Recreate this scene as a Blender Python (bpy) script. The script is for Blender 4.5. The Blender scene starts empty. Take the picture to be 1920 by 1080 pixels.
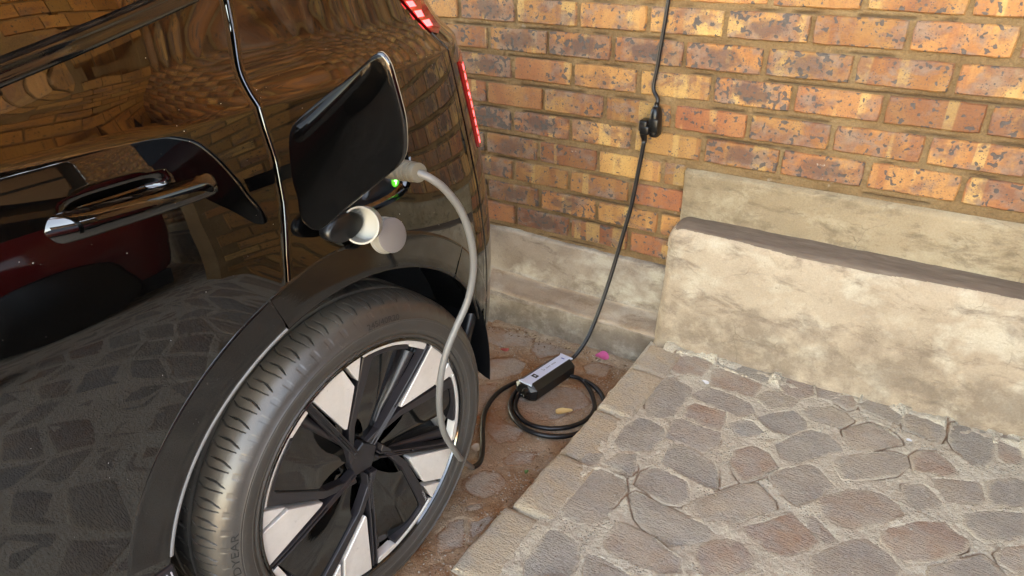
import bpy, bmesh, math, random
import numpy as np
from mathutils import Matrix, Vector

random.seed(7)
RNG = np.random.default_rng(11)
SC = bpy.context.scene
COL = SC.collection

# ------------------------------------------------------------------ camera
FPX = 1276.0
CAM = np.array([1.289, -2.070, 1.319])
RC = np.array([[0.8498440952671646, 0.526750830388127, -0.017279364133130276],
               [0.24431534999497412, -0.42279787314100176, -0.8726694495765206],
               [-0.4669850356234769, 0.7374113649467817, -0.488005589466838]])
cd = bpy.data.cameras.new('camera'); co = bpy.data.objects.new('camera', cd); COL.objects.link(co)
cd.sensor_width = 36.0; cd.lens = 36.0 * FPX / 1920.0; cd.clip_start = 0.02; cd.clip_end = 500
M = Matrix.Identity(4)
for i in range(3):
    M[i][0] = RC[0][i]; M[i][1] = -RC[1][i]; M[i][2] = -RC[2][i]; M[i][3] = CAM[i]
co.matrix_world = M
SC.camera = co

# ------------------------------------------------------------------ light
SUN_EL, SUN_AZ = 55.0, 25.0        # azimuth from +Y (behind the wall) towards +X
w = bpy.data.worlds.new('World'); SC.world = w; w.use_nodes = True
nt = w.node_tree; nt.nodes.clear()
sky = nt.nodes.new('ShaderNodeTexSky'); sky.sky_type = 'NISHITA'; sky.sun_disc = False
sky.sun_elevation = math.radians(SUN_EL); sky.sun_rotation = math.radians(SUN_AZ)
sky.altitude = 1400; sky.air_density = 1.0; sky.dust_density = 1.6; sky.ozone_density = 1.0
bg = nt.nodes.new('ShaderNodeBackground'); bg.inputs['Strength'].default_value = 0.15
wo = nt.nodes.new('ShaderNodeOutputWorld')
nt.links.new(sky.outputs[0], bg.inputs[0]); nt.links.new(bg.outputs[0], wo.inputs[0])
ld = bpy.data.lights.new('sun', 'SUN'); ld.energy = 4.5; ld.angle = math.radians(0.5); ld.color = (1.0, 0.95, 0.87)
lo = bpy.data.objects.new('sun', ld); COL.objects.link(lo)
el, az = math.radians(SUN_EL), math.radians(SUN_AZ)
sd = Vector((math.cos(el) * math.sin(az), math.cos(el) * math.cos(az), math.sin(el)))
lo.rotation_euler = sd.to_track_quat('Z', 'Y').to_euler()
SC.view_settings.view_transform = 'Standard'; SC.view_settings.look = 'None'
SC.view_settings.exposure = 4.55; SC.view_settings.gamma = 1.0; SC.view_settings.use_curve_mapping = False
SC.view_settings.use_white_balance = True; SC.view_settings.white_balance_temperature = 12000; SC.view_settings.white_balance_tint = 12   # camera balanced for open shade
SC.render.engine = 'CYCLES'
SC.cycles.use_denoising = True
SC.cycles.max_bounces = 8; SC.cycles.diffuse_bounces = 3; SC.cycles.glossy_bounces = 5
SC.cycles.transmission_bounces = 4; SC.cycles.caustics_reflective = False; SC.cycles.caustics_refractive = False
SC.cycles.sample_clamp_indirect = 6.0

# ------------------------------------------------------------------ pixel helpers (a pixel gives a direction only)
def ray(p):
    return np.array([(p[0] - 960) / FPX, (p[1] - 540) / FPX, 1.0]) @ RC
def hp(p, P, n):
    q = ray(p); P = np.array(P, float); n = np.array(n, float)
    return CAM + q * ((P - CAM) @ n) / (q @ n)
def onY(p, y): return hp(p, (0, y, 0), (0, 1, 0))
def onZ(p, z): return hp(p, (0, 0, z), (0, 0, 1))

# ------------------------------------------------------------------ noise
def _h(ix, iy, iz, seed):
    n = (ix.astype(np.int64) * 374761393 + iy.astype(np.int64) * 668265263 + iz.astype(np.int64) * 2147483647 + seed * 1274126177) & 0xffffffff
    n = ((n ^ (n >> 13)) * 1274126177) & 0xffffffff
    n = n ^ (n >> 16)
    return (n & 0xffff) / 65535.0
def vnoise(x, y, z=0.0, seed=0):
    x = np.asarray(x, float); y = np.asarray(y, float); z = np.zeros_like(x) + z
    ix, iy, iz = np.floor(x), np.floor(y), np.floor(z)
    fx, fy, fz = x - ix, y - iy, z - iz
    fx, fy, fz = [f * f * (3 - 2 * f) for f in (fx, fy, fz)]
    r = 0
    for dx in (0, 1):
        for dy in (0, 1):
            for dz in (0, 1):
                wgt = (fx if dx else 1 - fx) * (fy if dy else 1 - fy) * (fz if dz else 1 - fz)
                r = r + wgt * _h(ix + dx, iy + dy, iz + dz, seed)
    return r * 2 - 1
def fbm(x, y, z=0.0, oct=4, seed=0):
    a, r, f = 1.0, 0, 1.0
    for i in range(oct):
        r = r + a * vnoise(np.asarray(x) * f, np.asarray(y) * f, np.asarray(z) * f, seed + i * 17); a *= 0.5; f *= 2.03
    return r
def sstep(a, b, x):
    t = np.clip((np.asarray(x, float) - a) / (b - a), 0, 1); return t * t * (3 - 2 * t)
def hermite(xs, ys, x):
    xs = np.array(xs, float); ys = np.array(ys, float); x = np.asarray(x, float)
    d = np.diff(ys) / np.diff(xs)
    m = np.zeros(len(xs)); m[0] = d[0]; m[-1] = d[-1]
    for i in range(1, len(xs) - 1):
        m[i] = 0 if d[i - 1] * d[i] <= 0 else 2 * d[i - 1] * d[i] / (d[i - 1] + d[i])
    i = np.clip(np.searchsorted(xs, x) - 1, 0, len(xs) - 2)
    h = xs[i + 1] - xs[i]; t = (x - xs[i]) / h
    tc = np.clip(t, 0, 1)
    r = ((2 * tc**3 - 3 * tc**2 + 1) * ys[i] + (tc**3 - 2 * tc**2 + tc) * h * m[i] + (-2 * tc**3 + 3 * tc**2) * ys[i + 1] + (tc**3 - tc**2) * h * m[i + 1])
    r = np.where(t < 0, ys[0] + (x - xs[0]) * m[0], r)
    return np.where(t > 1, ys[-1] + (x - xs[-1]) * m[-1], r)

# ------------------------------------------------------------------ mesh helpers
def mesh(name, v, f, smooth=True):
    me = bpy.data.meshes.new(name)
    if len(f) > 3000:
        fa = f if isinstance(f, np.ndarray) else None
        ln = np.array([len(q) for q in f], np.int32) if fa is None else np.full(len(f), fa.shape[1], np.int32)
        li = np.concatenate([np.asarray(q, np.int32) for q in f]) if fa is None and len(set(ln.tolist())) > 1 else np.asarray(f, np.int32).ravel()
        va = np.asarray(v, np.float32)
        me.vertices.add(len(va)); me.vertices.foreach_set('co', va.ravel())
        me.loops.add(len(li)); me.loops.foreach_set('vertex_index', li)
        st_ = np.concatenate([[0], np.cumsum(ln)[:-1]]).astype(np.int32)
        me.polygons.add(len(ln)); me.polygons.foreach_set('loop_start', st_)
        me.update(calc_edges=True); me.validate()
    else:
        me.from_pydata([tuple(map(float, p)) for p in v], [], [tuple(map(int, q)) for q in f])
        me.update()
    if smooth:
        me.polygons.foreach_set('use_smooth', [True] * len(me.polygons))
    return me
def link(name, me, mat=None, parent=None, loc=None):
    o = bpy.data.objects.new(name, me); COL.objects.link(o)
    if mat is not None:
        me.materials.clear(); me.materials.append(mat)
    if parent is not None: o.parent = parent
    if loc is not None: o.location = loc
    return o
def obj(name, v, f, mat=None, parent=None, smooth=True, loc=None):
    return link(name, mesh(name, v, f, smooth), mat, parent, loc)
def empty(name, loc=(0, 0, 0), rz=0.0, parent=None):
    o = bpy.data.objects.new(name, None); COL.objects.link(o); o.location = loc; o.rotation_euler = (0, 0, rz)
    o.empty_display_size = 0.1
    if parent is not None: o.parent = parent
    return o
def tag(o, label=None, cat=None, group=None, kind=None):
    if label: o['label'] = label
    if cat: o['category'] = cat
    if group: o['group'] = group
    if kind: o['kind'] = kind
    return o
def grid_faces(nu, nv, closed_u=False, closed_v=False, flip=False):
    f = []
    for i in range(nu if closed_u else nu - 1):
        for j in range(nv if closed_v else nv - 1):
            a = i * nv + j; b = ((i + 1) % nu) * nv + j; c = ((i + 1) % nu) * nv + (j + 1) % nv; d = i * nv + (j + 1) % nv
            f.append((a, d, c, b) if flip else (a, b, c, d))
    return f
def catmull(P, n=8, closed=False):
    P = np.array(P, float); N = len(P); out = []
    segs = N if closed else N - 1
    for i in range(segs):
        if closed: a, b, c, d = P[(i - 1) % N], P[i], P[(i + 1) % N], P[(i + 2) % N]
        else: a, b, c, d = P[max(i - 1, 0)], P[i], P[i + 1], P[min(i + 2, N - 1)]
        for k in range(n):
            t = k / n
            out.append(0.5 * (2 * b + (c - a) * t + (2 * a - 5 * b + 4 * c - d) * t * t + (3 * b - a - 3 * c + d) * t**3))
    if not closed: out.append(P[-1])
    return np.array(out)
def tube(path, r, k=12, caps=True):
    path = np.array(path, float); N = len(path)
    rr = np.full(N, r) if np.isscalar(r) else np.array(r, float)
    T = np.gradient(path, axis=0); T /= np.linalg.norm(T, axis=1)[:, None] + 1e-12
    n = np.cross(T[0], (0, 0, 1.0))
    if np.linalg.norm(n) < 1e-3: n = np.cross(T[0], (1.0, 0, 0))
    n /= np.linalg.norm(n); v = []
    for i in range(N):
        n = n - T[i] * (n @ T[i]); n /= np.linalg.norm(n) + 1e-12; b = np.cross(T[i], n)
        for j in range(k):
            a = 2 * math.pi * j / k
            v.append(path[i] + rr[i] * (math.cos(a) * n + math.sin(a) * b))
    f = grid_faces(N, k, closed_v=True)
    if caps:
        f.append(tuple(range(k - 1, -1, -1))); f.append(tuple((N - 1) * k + j for j in range(k)))
    return v, f
def boxvf(x0, x1, y0, y1, z0, z1, bev=0.0, seg=2):
    bm = bmesh.new(); bmesh.ops.create_cube(bm, size=1.0)
    for q in bm.verts:
        q.co = Vector(((x0 + x1) / 2 + q.co.x * (x1 - x0), (y0 + y1) / 2 + q.co.y * (y1 - y0), (z0 + z1) / 2 + q.co.z * (z1 - z0)))
    if bev > 0: bmesh.ops.bevel(bm, geom=list(bm.edges), offset=bev, segments=seg, affect='EDGES', profile=0.5)
    bm.verts.index_update()
    v = [tuple(q.co) for q in bm.verts]; f = [tuple(q.index for q in p.verts) for p in bm.faces]
    bm.free(); return v, f
class MB:
    def __init__(s): s.v = []; s.f = []
    def add(s, v, f):
        n = len(s.v); s.v += [tuple(p) for p in v]; s.f += [tuple(i + n for i in q) for q in f]; return s
    def build(s, name, mat=None, parent=None, smooth=True): return obj(name, s.v, s.f, mat, parent, smooth)
def autosmooth(o, ang=35):
    me = o.data
    try: me.set_sharp_from_angle(angle=math.radians(ang))
    except Exception: pass
    return o
def copy_tree(o, parent=None):
    c = o.copy(); COL.objects.link(c)
    if parent is not None: c.parent = parent
    for ch in list(o.children): copy_tree(ch, c)
    return c
# ------------------------------------------------------------------ materials
class G:
    """small node-graph builder"""
    def __init__(s, name):
        s.m = bpy.data.materials.new(name); s.m.use_nodes = True
        s.t = s.m.node_tree; s.t.nodes.clear()
        s.out = s.t.nodes.new('ShaderNodeOutputMaterial')
        s.b = s.t.nodes.new('ShaderNodeBsdfPrincipled'); s.t.links.new(s.b.outputs[0], s.out.inputs['Surface'])
    def n(s, t, **kw):
        q = s.t.nodes.new(t)
        for k, v in kw.items(): setattr(q, k, v)
        return q
    def set(s, sock, v):
        if hasattr(v, 'is_linked') or isinstance(v, bpy.types.NodeSocket): s.t.links.new(v, sock)
        elif isinstance(v, (tuple, list)) and len(v) == 3 and sock.type == 'RGBA': sock.default_value = (*v, 1)
        else: sock.default_value = v
    def p(s, **kw):
        for k, v in kw.items(): s.set(s.b.inputs[k.replace('_', ' ')], v)
        return s
    def coord(s, which='Object'): return s.n('ShaderNodeTexCoord').outputs[which]
    def pos(s): return s.n('ShaderNodeNewGeometry').outputs['Position']
    def rnd(s): return s.n('ShaderNodeObjectInfo').outputs['Random']
    def mapping(s, v, scale=(1, 1, 1), loc=(0, 0, 0), rot=(0, 0, 0)):
        q = s.n('ShaderNodeMapping'); s.set(q.inputs['Vector'], v); s.set(q.inputs['Scale'], scale); s.set(q.inputs['Location'], loc); q.inputs['Rotation'].default_value = rot
        return q.outputs[0]
    def noise(s, v, scale, detail=3, rough=0.55, dist=0.0, out=0, w=None):
        q = s.n('ShaderNodeTexNoise')
        if w is not None: q.noise_dimensions = '4D'; s.set(q.inputs['W'], w)
        s.set(q.inputs['Vector'], v); q.inputs['Scale'].default_value = scale; q.inputs['Detail'].default_value = detail
        q.inputs['Roughness'].default_value = rough; q.inputs['Distortion'].default_value = dist
        return q.outputs[out]
    def voro(s, v, scale, feat='F1', out='Distance', rand=1.0):
        q = s.n('ShaderNodeTexVoronoi'); q.feature = feat; s.set(q.inputs['Vector'], v); q.inputs['Scale'].default_value = scale
        q.inputs['Randomness'].default_value = rand; return q.outputs[out]
    def ramp(s, fac, stops, interp='LINEAR'):
        q = s.n('ShaderNodeValToRGB'); q.color_ramp.interpolation = interp; r = q.color_ramp.elements
        while len(r) < len(stops): r.new(0.5)
        for e, (p, c) in zip(r, stops):
            e.position = p; e.color = (*c, 1) if isinstance(c, (tuple, list)) else (c, c, c, 1)
        s.set(q.inputs[0], fac); return q.outputs[0]
    def mix(s, fac, a, b, mode='MIX'):
        q = s.n('ShaderNodeMix'); q.data_type = 'RGBA'; q.blend_type = mode
        s.set(q.inputs[0], fac); s.set(q.inputs[6], a); s.set(q.inputs[7], b); return q.outputs[2]
    def math(s, op, a, b=0.0, clamp=False):
        q = s.n('ShaderNodeMath'); q.operation = op; q.use_clamp = clamp; s.set(q.inputs[0], a); s.set(q.inputs[1], b); return q.outputs[0]
    def vmath(s, op, a, b):
        q = s.n('ShaderNodeVectorMath'); q.operation = op; s.set(q.inputs[0], a); s.set(q.inputs[1], b); return q.outputs[0]
    def sep(s, v):
        q = s.n('ShaderNodeSeparateXYZ'); s.set(q.inputs[0], v); return q.outputs
    def comb(s, x, y, z):
        q = s.n('ShaderNodeCombineXYZ'); s.set(q.inputs[0], x); s.set(q.inputs[1], y); s.set(q.inputs[2], z); return q.outputs[0]
    def bump(s, h, strength=0.5, dist=0.002):
        q = s.n('ShaderNodeBump'); q.inputs['Strength'].default_value = strength; q.inputs['Distance'].default_value = dist
        s.set(q.inputs['Height'], h); s.set(s.b.inputs['Normal'], q.outputs[0]); return s
    def attr(s, name, out='Fac'):
        q = s.n('ShaderNodeAttribute'); q.attribute_name = name; return q.outputs[out]

def simple(name, col, rough=0.5, metal=0.0, ior=1.5, bumps=None, **kw):
    g = G(name); g.p(Base_Color=col, Roughness=rough, Metallic=metal, IOR=ior)
    for k, v in kw.items(): g.set(g.b.inputs[k.replace('_', ' ')], v)
    if bumps: g.bump(g.noise(g.coord(), bumps[0], 4), bumps[1], bumps[2])
    return g.m

def mat_brick():
    g = G('brick_clay')
    oi = g.n('ShaderNodeObjectInfo'); col = g.n('ShaderNodeSeparateColor'); g.set(col.inputs[0], oi.outputs['Color'])
    ra = g.math('ADD', g.math('MULTIPLY', oi.outputs['Random'], 37.0), g.math('MULTIPLY', g.attr('rnd'), 91.0))
    P = g.coord('Object')
    Pm = g.vmath('ADD', P, g.comb(ra, g.math('MULTIPLY', ra, 1.7), g.math('MULTIPLY', ra, 0.6)))
    yel, redn, dark = col.outputs[0], col.outputs[1], col.outputs[2]
    # flashed bands running across the brick face
    band = g.noise(g.mapping(Pm, scale=(9, 3, 3.5)), 1.0, 3, 0.6, 0.6)
    base = g.ramp(band, [(0.25, (0.21, 0.062, 0.027)), (0.38, (0.38, 0.12, 0.038)), (0.50, (0.50, 0.195, 0.060)), (0.62, (0.58, 0.275, 0.088)), (0.78, (0.64, 0.36, 0.125))])
    base = g.mix(g.math('MULTIPLY', yel, 0.45), base, (0.70, 0.44, 0.155))
    base = g.mix(g.math('MULTIPLY', redn, 0.75), base, (0.36, 0.115, 0.055))
    b2 = g.noise(g.mapping(Pm, scale=(16, 0.6, 0.9), loc=(3, 3, 3)), 1.0, 1, 0.4)
    base = g.mix(g.math('MULTIPLY', g.ramp(b2, [(0.60, 0.0), (0.625, 1.0)]), 0.6), base, (0.68, 0.43, 0.16))
    base = g.mix(g.math('MULTIPLY', g.ramp(b2, [(0.33, 1.0), (0.355, 0.0)]), 0.5), base, (0.36, 0.12, 0.05))
    base = g.mix(1.0, base, g.ramp(g.math('FRACT', g.math('MULTIPLY', ra, 7.31)), [(0.0, 0.52), (0.5, 0.80), (1.0, 0.90)]), 'MULTIPLY')
    # grey-mauve scorched zone towards the middle of the face
    ctr = g.noise(g.mapping(Pm, scale=(11, 3, 15)), 1.0, 4, 0.65, 0.3)
    scorch = g.ramp(g.math('ADD', ctr, g.math('MULTIPLY', g.math('SUBTRACT', dark, 0.5), 0.34)), [(0.50, 0.0), (0.60, 1.0)])
    base = g.mix(g.math('MULTIPLY', scorch, 0.78), base, g.mix(g.ramp(g.noise(Pm, 24, 3), [(0.4, 0.0), (0.62, 1.0)]), (0.20, 0.08, 0.045), (0.22, 0.15, 0.115)))
    pv = g.mapping(P, scale=(10.5, 0, 24)); ln = g.n('ShaderNodeVectorMath'); ln.operation = 'LENGTH'; g.set(ln.inputs[0], pv)
    blob = g.ramp(g.math('ADD', ln.outputs['Value'], g.math('MULTIPLY', g.math('SUBTRACT', g.noise(Pm, 26, 4, 0.6), 0.5), 1.3)), [(0.45, 1.0), (0.75, 0.0)])
    blob = g.math('MULTIPLY', blob, g.ramp(dark, [(0.62, 0.0), (0.72, 0.85)]))
    base = g.mix(blob, base, (0.115, 0.058, 0.042))
    fine = g.noise(Pm, 190, 3, 0.7)
    base = g.mix(0.45, base, g.ramp(fine, [(0.3, (0.28, 0.2, 0.15)), (0.5, (0.48, 0.48, 0.48)), (0.72, (0.70, 0.62, 0.52))]), 'OVERLAY')
    # blue-black iron spots, big and small
    sp = g.noise(Pm, 66, 1.2, 0.45, 0.0)
    spz = g.noise(Pm, 13, 2, 0.5)
    thr = g.math('ADD', g.math('MULTIPLY', spz, 0.34), g.math('MULTIPLY', g.math('SUBTRACT', dark, 0.58), 0.22))
    spots = g.ramp(g.math('ADD', sp, g.math('SUBTRACT', thr, 0.17)), [(0.625, 0.0), (0.655, 1.0)])
    base = g.mix(g.math('MULTIPLY', spots, 0.9), base, g.mix(g.noise(Pm, 120, 2), (0.036, 0.030, 0.027), (0.105, 0.090, 0.080)))
    ss = g.voro(Pm, 150); sm = g.math('MULTIPLY', g.ramp(ss, [(0.18, 1.0), (0.30, 0.0)]), g.ramp(g.noise(Pm, 30, 1), [(0.42, 0.0), (0.52, 1.0)]))
    base = g.mix(g.math('MULTIPLY', sm, 0.8), base, (0.07, 0.055, 0.05))
    # lime / efflorescence smears on a few
    ef = g.ramp(g.noise(g.mapping(Pm, loc=(5, 2, 8)), 16, 4, 0.7), [(0.70, 0.0), (0.77, 1.0)])
    base = g.mix(g.math('MULTIPLY', ef, 0.65), base, (0.62, 0.56, 0.47))
    g.p(Base_Color=base, Roughness=g.ramp(fine, [(0.3, 0.55), (0.7, 0.8)]))
    h = g.math('ADD', g.math('MULTIPLY', g.noise(Pm, 55, 5, 0.7), 1.0), g.math('MULTIPLY', spots, -0.12))
    g.bump(h, 0.7, 0.006)
    return g.m

def mat_mortar():
    g = G('mortar'); P = g.pos()
    big = g.noise(P, 5, 4, 0.6)
    c = g.ramp(big, [(0.3, (0.20, 0.115, 0.052)), (0.55, (0.285, 0.175, 0.085)), (0.75, (0.35, 0.24, 0.13))])
    c = g.mix(0.5, c, g.ramp(g.noise(P, 170, 4, 0.7), [(0.3, (0.3, 0.26, 0.22)), (0.7, (0.72, 0.68, 0.6))]), 'OVERLAY')
    wh = g.ramp(g.noise(P, 9, 5, 0.7), [(0.66, 0.0), (0.74, 1.0)]); c = g.mix(g.math('MULTIPLY', wh, 0.5), c, (0.55, 0.50, 0.42))
    c = g.mix(g.attr('crack'), c, (0.085, 0.05, 0.028))  # shadow line over each brick, painted dark into the recessed mortar
    g.p(Base_Color=c, Roughness=0.92); g.bump(g.noise(P, 90, 6, 0.75), 1.0, 0.010); return g.m

def mat_plaster(name, lo, mid, hi, grime, white, seed=0.0, streak=1.0, splash=None):
    g = G(name); P = g.mapping(g.pos(), loc=(seed, seed * .7, seed * 1.3))
    big = g.noise(P, 3.2, 5, 0.6, 0.3)
    c = g.ramp(big, [(0.32, lo), (0.5, mid), (0.68, hi)])
    w = g.ramp(g.noise(g.mapping(P, scale=(1, 1, 1.4)), 6.5, 5, 0.62, 0.2), [(0.49, 0.0), (0.64, 1.0)]); c = g.mix(g.math('MULTIPLY', w, 0.75), c, white)
    gr = g.ramp(g.noise(g.mapping(P, scale=(streak, streak, 2.2), loc=(3, 1, 2)), 7.5, 6, 0.72, 0.4), [(0.52, 0.0), (0.66, 1.0)]); c = g.mix(g.math('MULTIPLY', gr, 0.7), c, grime)
    sp = g.ramp(g.noise(P, 85, 3, 0.7), [(0.66, 0.0), (0.74, 1.0)]); c = g.mix(g.math('MULTIPLY', sp, 0.6), c, grime)
    if splash:
        zz = g.sep(g.pos())[2]; m = g.math('SUBTRACT', g.math('ADD', g.math('MULTIPLY', g.noise(P, 4.5, 6, 0.68, 0.3), 0.5), splash - 0.25), zz)
        m = g.math('MULTIPLY', g.ramp(m, [(0.0, 0.0), (0.05, 0.8), (0.12, 1.0)]), g.ramp(g.noise(g.mapping(P, loc=(4, 4, 4)), 11, 5, 0.7), [(0.36, 0.15), (0.56, 1.0)]))
        c = g.mix(g.math('MULTIPLY', m, 0.7), c, grime)
    c = g.mix(0.35, c, g.ramp(g.noise(P, 210, 4, 0.7), [(0.3, 0.32), (0.7, 0.68)]), 'OVERLAY')
    crk = g.voro(g.vmath('ADD', P, g.vmath('MULTIPLY', g.noise(P, 9, 3, out=1), (0.12, 0.12, 0.12))), 5.0, 'DISTANCE_TO_EDGE')
    cm = g.math('MULTIPLY', g.ramp(crk, [(0.002, 1.0), (0.008, 0.0)]), g.ramp(g.noise(P, 3.5, 3), [(0.56, 0.0), (0.66, 1.0)]))
    c = g.mix(g.math('MULTIPLY', cm, 0.5), c, (0.16, 0.12, 0.08))
    g.p(Base_Color=c, Roughness=0.9)
    g.bump(g.math('SUBTRACT', g.math('ADD', g.math('MULTIPLY', g.noise(P, 32, 6, 0.7), 1.0), g.math('MULTIPLY', gr, -0.25)), g.math('MULTIPLY', cm, 0.4)), 0.6, 0.005); return g.m

def mat_ledge():
    g = G('ledge_paint'); P = g.pos()
    c = g.ramp(g.noise(g.mapping(P, scale=(1.2, 9, 9)), 9, 5, 0.7), [(0.3, (0.135, 0.094, 0.068)), (0.6, (0.19, 0.136, 0.10)), (0.8, (0.25, 0.19, 0.145))])
    c = g.mix(g.ramp(g.noise(P, 60, 3, 0.7), [(0.7, 0.0), (0.76, 0.6)]), c, (0.45, 0.4, 0.35))
    g.p(Base_Color=c, Roughness=0.85); g.bump(g.noise(g.mapping(P, scale=(1, 6, 6)), 70, 5, 0.7), 0.6, 0.003); return g.m

def mat_cobble(name, cols, dust, dustamt=0.5):
    g = G(name); oi = g.n('ShaderNodeObjectInfo')
    ra = g.math('ADD', oi.outputs['Random'], g.attr('rnd')); ra = g.math('FRACT', ra)
    P = g.pos(); sh = g.math('MULTIPLY', ra, 53.0); Pm = g.vmath('ADD', P, g.comb(sh, sh, sh))
    c = g.ramp(ra, [(i / max(1, len(cols) - 1), q) for i, q in enumerate(cols)])
    c = g.mix(g.math('MULTIPLY', g.ramp(g.noise(Pm, 16, 4, 0.65), [(0.4, 0.0), (0.62, 1.0)]), 0.55), c, (0.42, 0.375, 0.335))
    c = g.mix(0.5, c, g.ramp(g.noise(Pm, 230, 4, 0.75), [(0.28, 0.2), (0.72, 0.78)]), 'OVERLAY')
    d = g.ramp(g.noise(g.mapping(P, loc=(9, 4, 0)), 7.5, 5, 0.65), [(0.42, 0.0), (0.66, 1.0)])
    c = g.mix(g.math('MULTIPLY', d, dustamt), c, dust)
    ed = g.ramp(g.math('ADD', g.attr('edge'), g.math('MULTIPLY', g.math('SUBTRACT', g.noise(P, 26, 5, 0.7), 0.5), 2.2)), [(0.45, 0.0), (0.85, 1.0)])
    c = g.mix(g.math('MULTIPLY', ed, 0.75), c, g.mix(g.noise(P, 60, 3), tuple(q * 0.82 for q in dust), dust))
    grit = g.ramp(g.voro(P, 240), [(0.2, 1.0), (0.3, 0.0)]); grit = g.math('MULTIPLY', grit, g.ramp(g.noise(P, 40, 2), [(0.5, 0.0), (0.6, 0.75)]))
    c = g.mix(grit, c, (0.52, 0.45, 0.36))
    g.p(Base_Color=c, Roughness=0.88)
    h = g.math('ADD', g.noise(Pm, 60, 6, 0.75), g.math('MULTIPLY', g.noise(g.mapping(P, scale=(1, 3.4, 1), rot=(0, 0, 0.5)), 80, 4, 0.65), 0.9))
    g.bump(g.math('ADD', h, g.math('MULTIPLY', grit, 0.4)), 1.0, 0.010); return g.m

def mat_joint(name, a, b, cstain, stain=0.4, crack=(0.24, 0.105, 0.045)):
    g = G(name); P = g.pos()
    c = g.ramp(g.noise(P, 9, 5, 0.65), [(0.32, a), (0.68, b)])
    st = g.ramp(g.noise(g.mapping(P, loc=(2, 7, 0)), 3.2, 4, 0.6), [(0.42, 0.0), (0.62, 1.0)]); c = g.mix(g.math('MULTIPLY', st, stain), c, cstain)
    c = g.mix(0.6, c, g.ramp(g.noise(P, 190, 5, 0.8), [(0.28, 0.18), (0.72, 0.8)]), 'OVERLAY')
    pb = g.ramp(g.voro(P, 120), [(0.25, 1.0), (0.4, 0.0)]); pb = g.math('MULTIPLY', pb, g.ramp(g.noise(P, 22, 2), [(0.5, 0.0), (0.62, 0.7)]))
    c = g.mix(pb, c, (0.56, 0.49, 0.40))
    c = g.mix(g.attr('crack'), c, crack)
    g.p(Base_Color=c, Roughness=0.95)
    g.bump(g.math('ADD', g.noise(P, 75, 6, 0.8), g.math('MULTIPLY', pb, 0.6)), 1.0, 0.013); return g.m

def mat_paint():
    g = G('black_car_paint'); P = g.coord('Object')
    dust = g.math('MULTIPLY', g.ramp(g.voro(P, 75), [(0.030, 1.0), (0.05, 0.0)]), g.ramp(g.noise(P, 14, 2), [(0.5, 0.0), (0.6, 1.0)]))
    film = g.ramp(g.noise(P, 4, 5, 0.7), [(0.4, 0.0), (0.8, 1.0)])
    g.p(Base_Color=g.mix(dust, g.mix(g.math('MULTIPLY', film, 0.35), (0.0010, 0.0009, 0.0009), (0.0035, 0.0030, 0.0027)), (0.55, 0.5, 0.45)), Roughness=g.math('ADD', 0.018, g.math('MULTIPLY', dust, 0.6)), IOR=1.78)
    return g.m

def mat_rubber():
    g = G('tyre_rubber'); P = g.coord('Object')
    n = g.noise(P, 7, 5, 0.7)
    c = g.ramp(n, [(0.35, (0.050, 0.044, 0.038)), (0.7, (0.098, 0.084, 0.068))])
    xyz = g.sep(P); rad = g.math('SQRT', g.math('ADD', g.math('MULTIPLY', xyz[1], xyz[1]), g.math('MULTIPLY', xyz[2], xyz[2])))
    c = g.mix(g.ramp(rad, [(0.332, 0.0), (0.342, 1.0)]), g.mix(n, (0.026, 0.0235, 0.022), (0.048, 0.042, 0.037)), c)
    d = g.ramp(g.noise(P, 130, 3, 0.7), [(0.6, 0.0), (0.75, 0.35)]); c = g.mix(d, c, (0.16, 0.13, 0.10))
    g.p(Base_Color=c, Roughness=g.ramp(n, [(0.3, 0.30), (0.7, 0.44)]), IOR=1.6); g.bump(g.noise(P, 260, 3, 0.6), 0.15, 0.001); return g.m

def mat_satin(name, col, rough, speck=0.3, sc=140, ior=1.5):
    g = G(name); P = g.coord('Object')
    n = g.noise(P, 6, 5, 0.7); c = g.mix(g.math('MULTIPLY', n, 0.4), col, tuple(min(1, q * 1.8 + 0.004) for q in col))
    d = g.math('MULTIPLY', g.ramp(g.voro(P, sc), [(0.05, 1.0), (0.09, 0.0)]), g.ramp(g.noise(P, 12, 2), [(0.48, 0.0), (0.6, 1.0)]))
    c = g.mix(g.math('MULTIPLY', d, speck), c, (0.6, 0.55, 0.5))
    g.p(Base_Color=c, Roughness=rough, IOR=ior); g.bump(g.noise(P, 320, 2), 0.06, 0.001); return g.m

def mat_alloy():
    g = G('machined_alloy'); P = g.coord('Object')
    n = g.noise(P, 16, 5, 0.75); 
    c = g.ramp(n, [(0.35, (0.66, 0.62, 0.58)), (0.7, (0.76, 0.72, 0.68))])
    d = g.ramp(g.noise(P, 75, 4, 0.7), [(0.62, 0.0), (0.76, 0.6)]); c = g.mix(d, c, (0.40, 0.37, 0.34))
    g.p(Base_Color=c, Metallic=0.35, Roughness=g.ramp(n, [(0.3, 0.32), (0.7, 0.44)])); return g.m

def mat_wood(name, a, b, scale=6, axis=(1, 14, 14)):
    g = G(name); P = g.coord('Object'); r = g.math('MULTIPLY', g.rnd(), 20.0)
    n = g.noise(g.vmath('ADD', g.mapping(P, scale=axis), g.comb(r, r, r)), scale, 5, 0.65, 0.5)
    g.p(Base_Color=g.ramp(n, [(0.3, a), (0.7, b)]), Roughness=0.7); g.bump(n, 0.3, 0.004); return g.m

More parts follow.
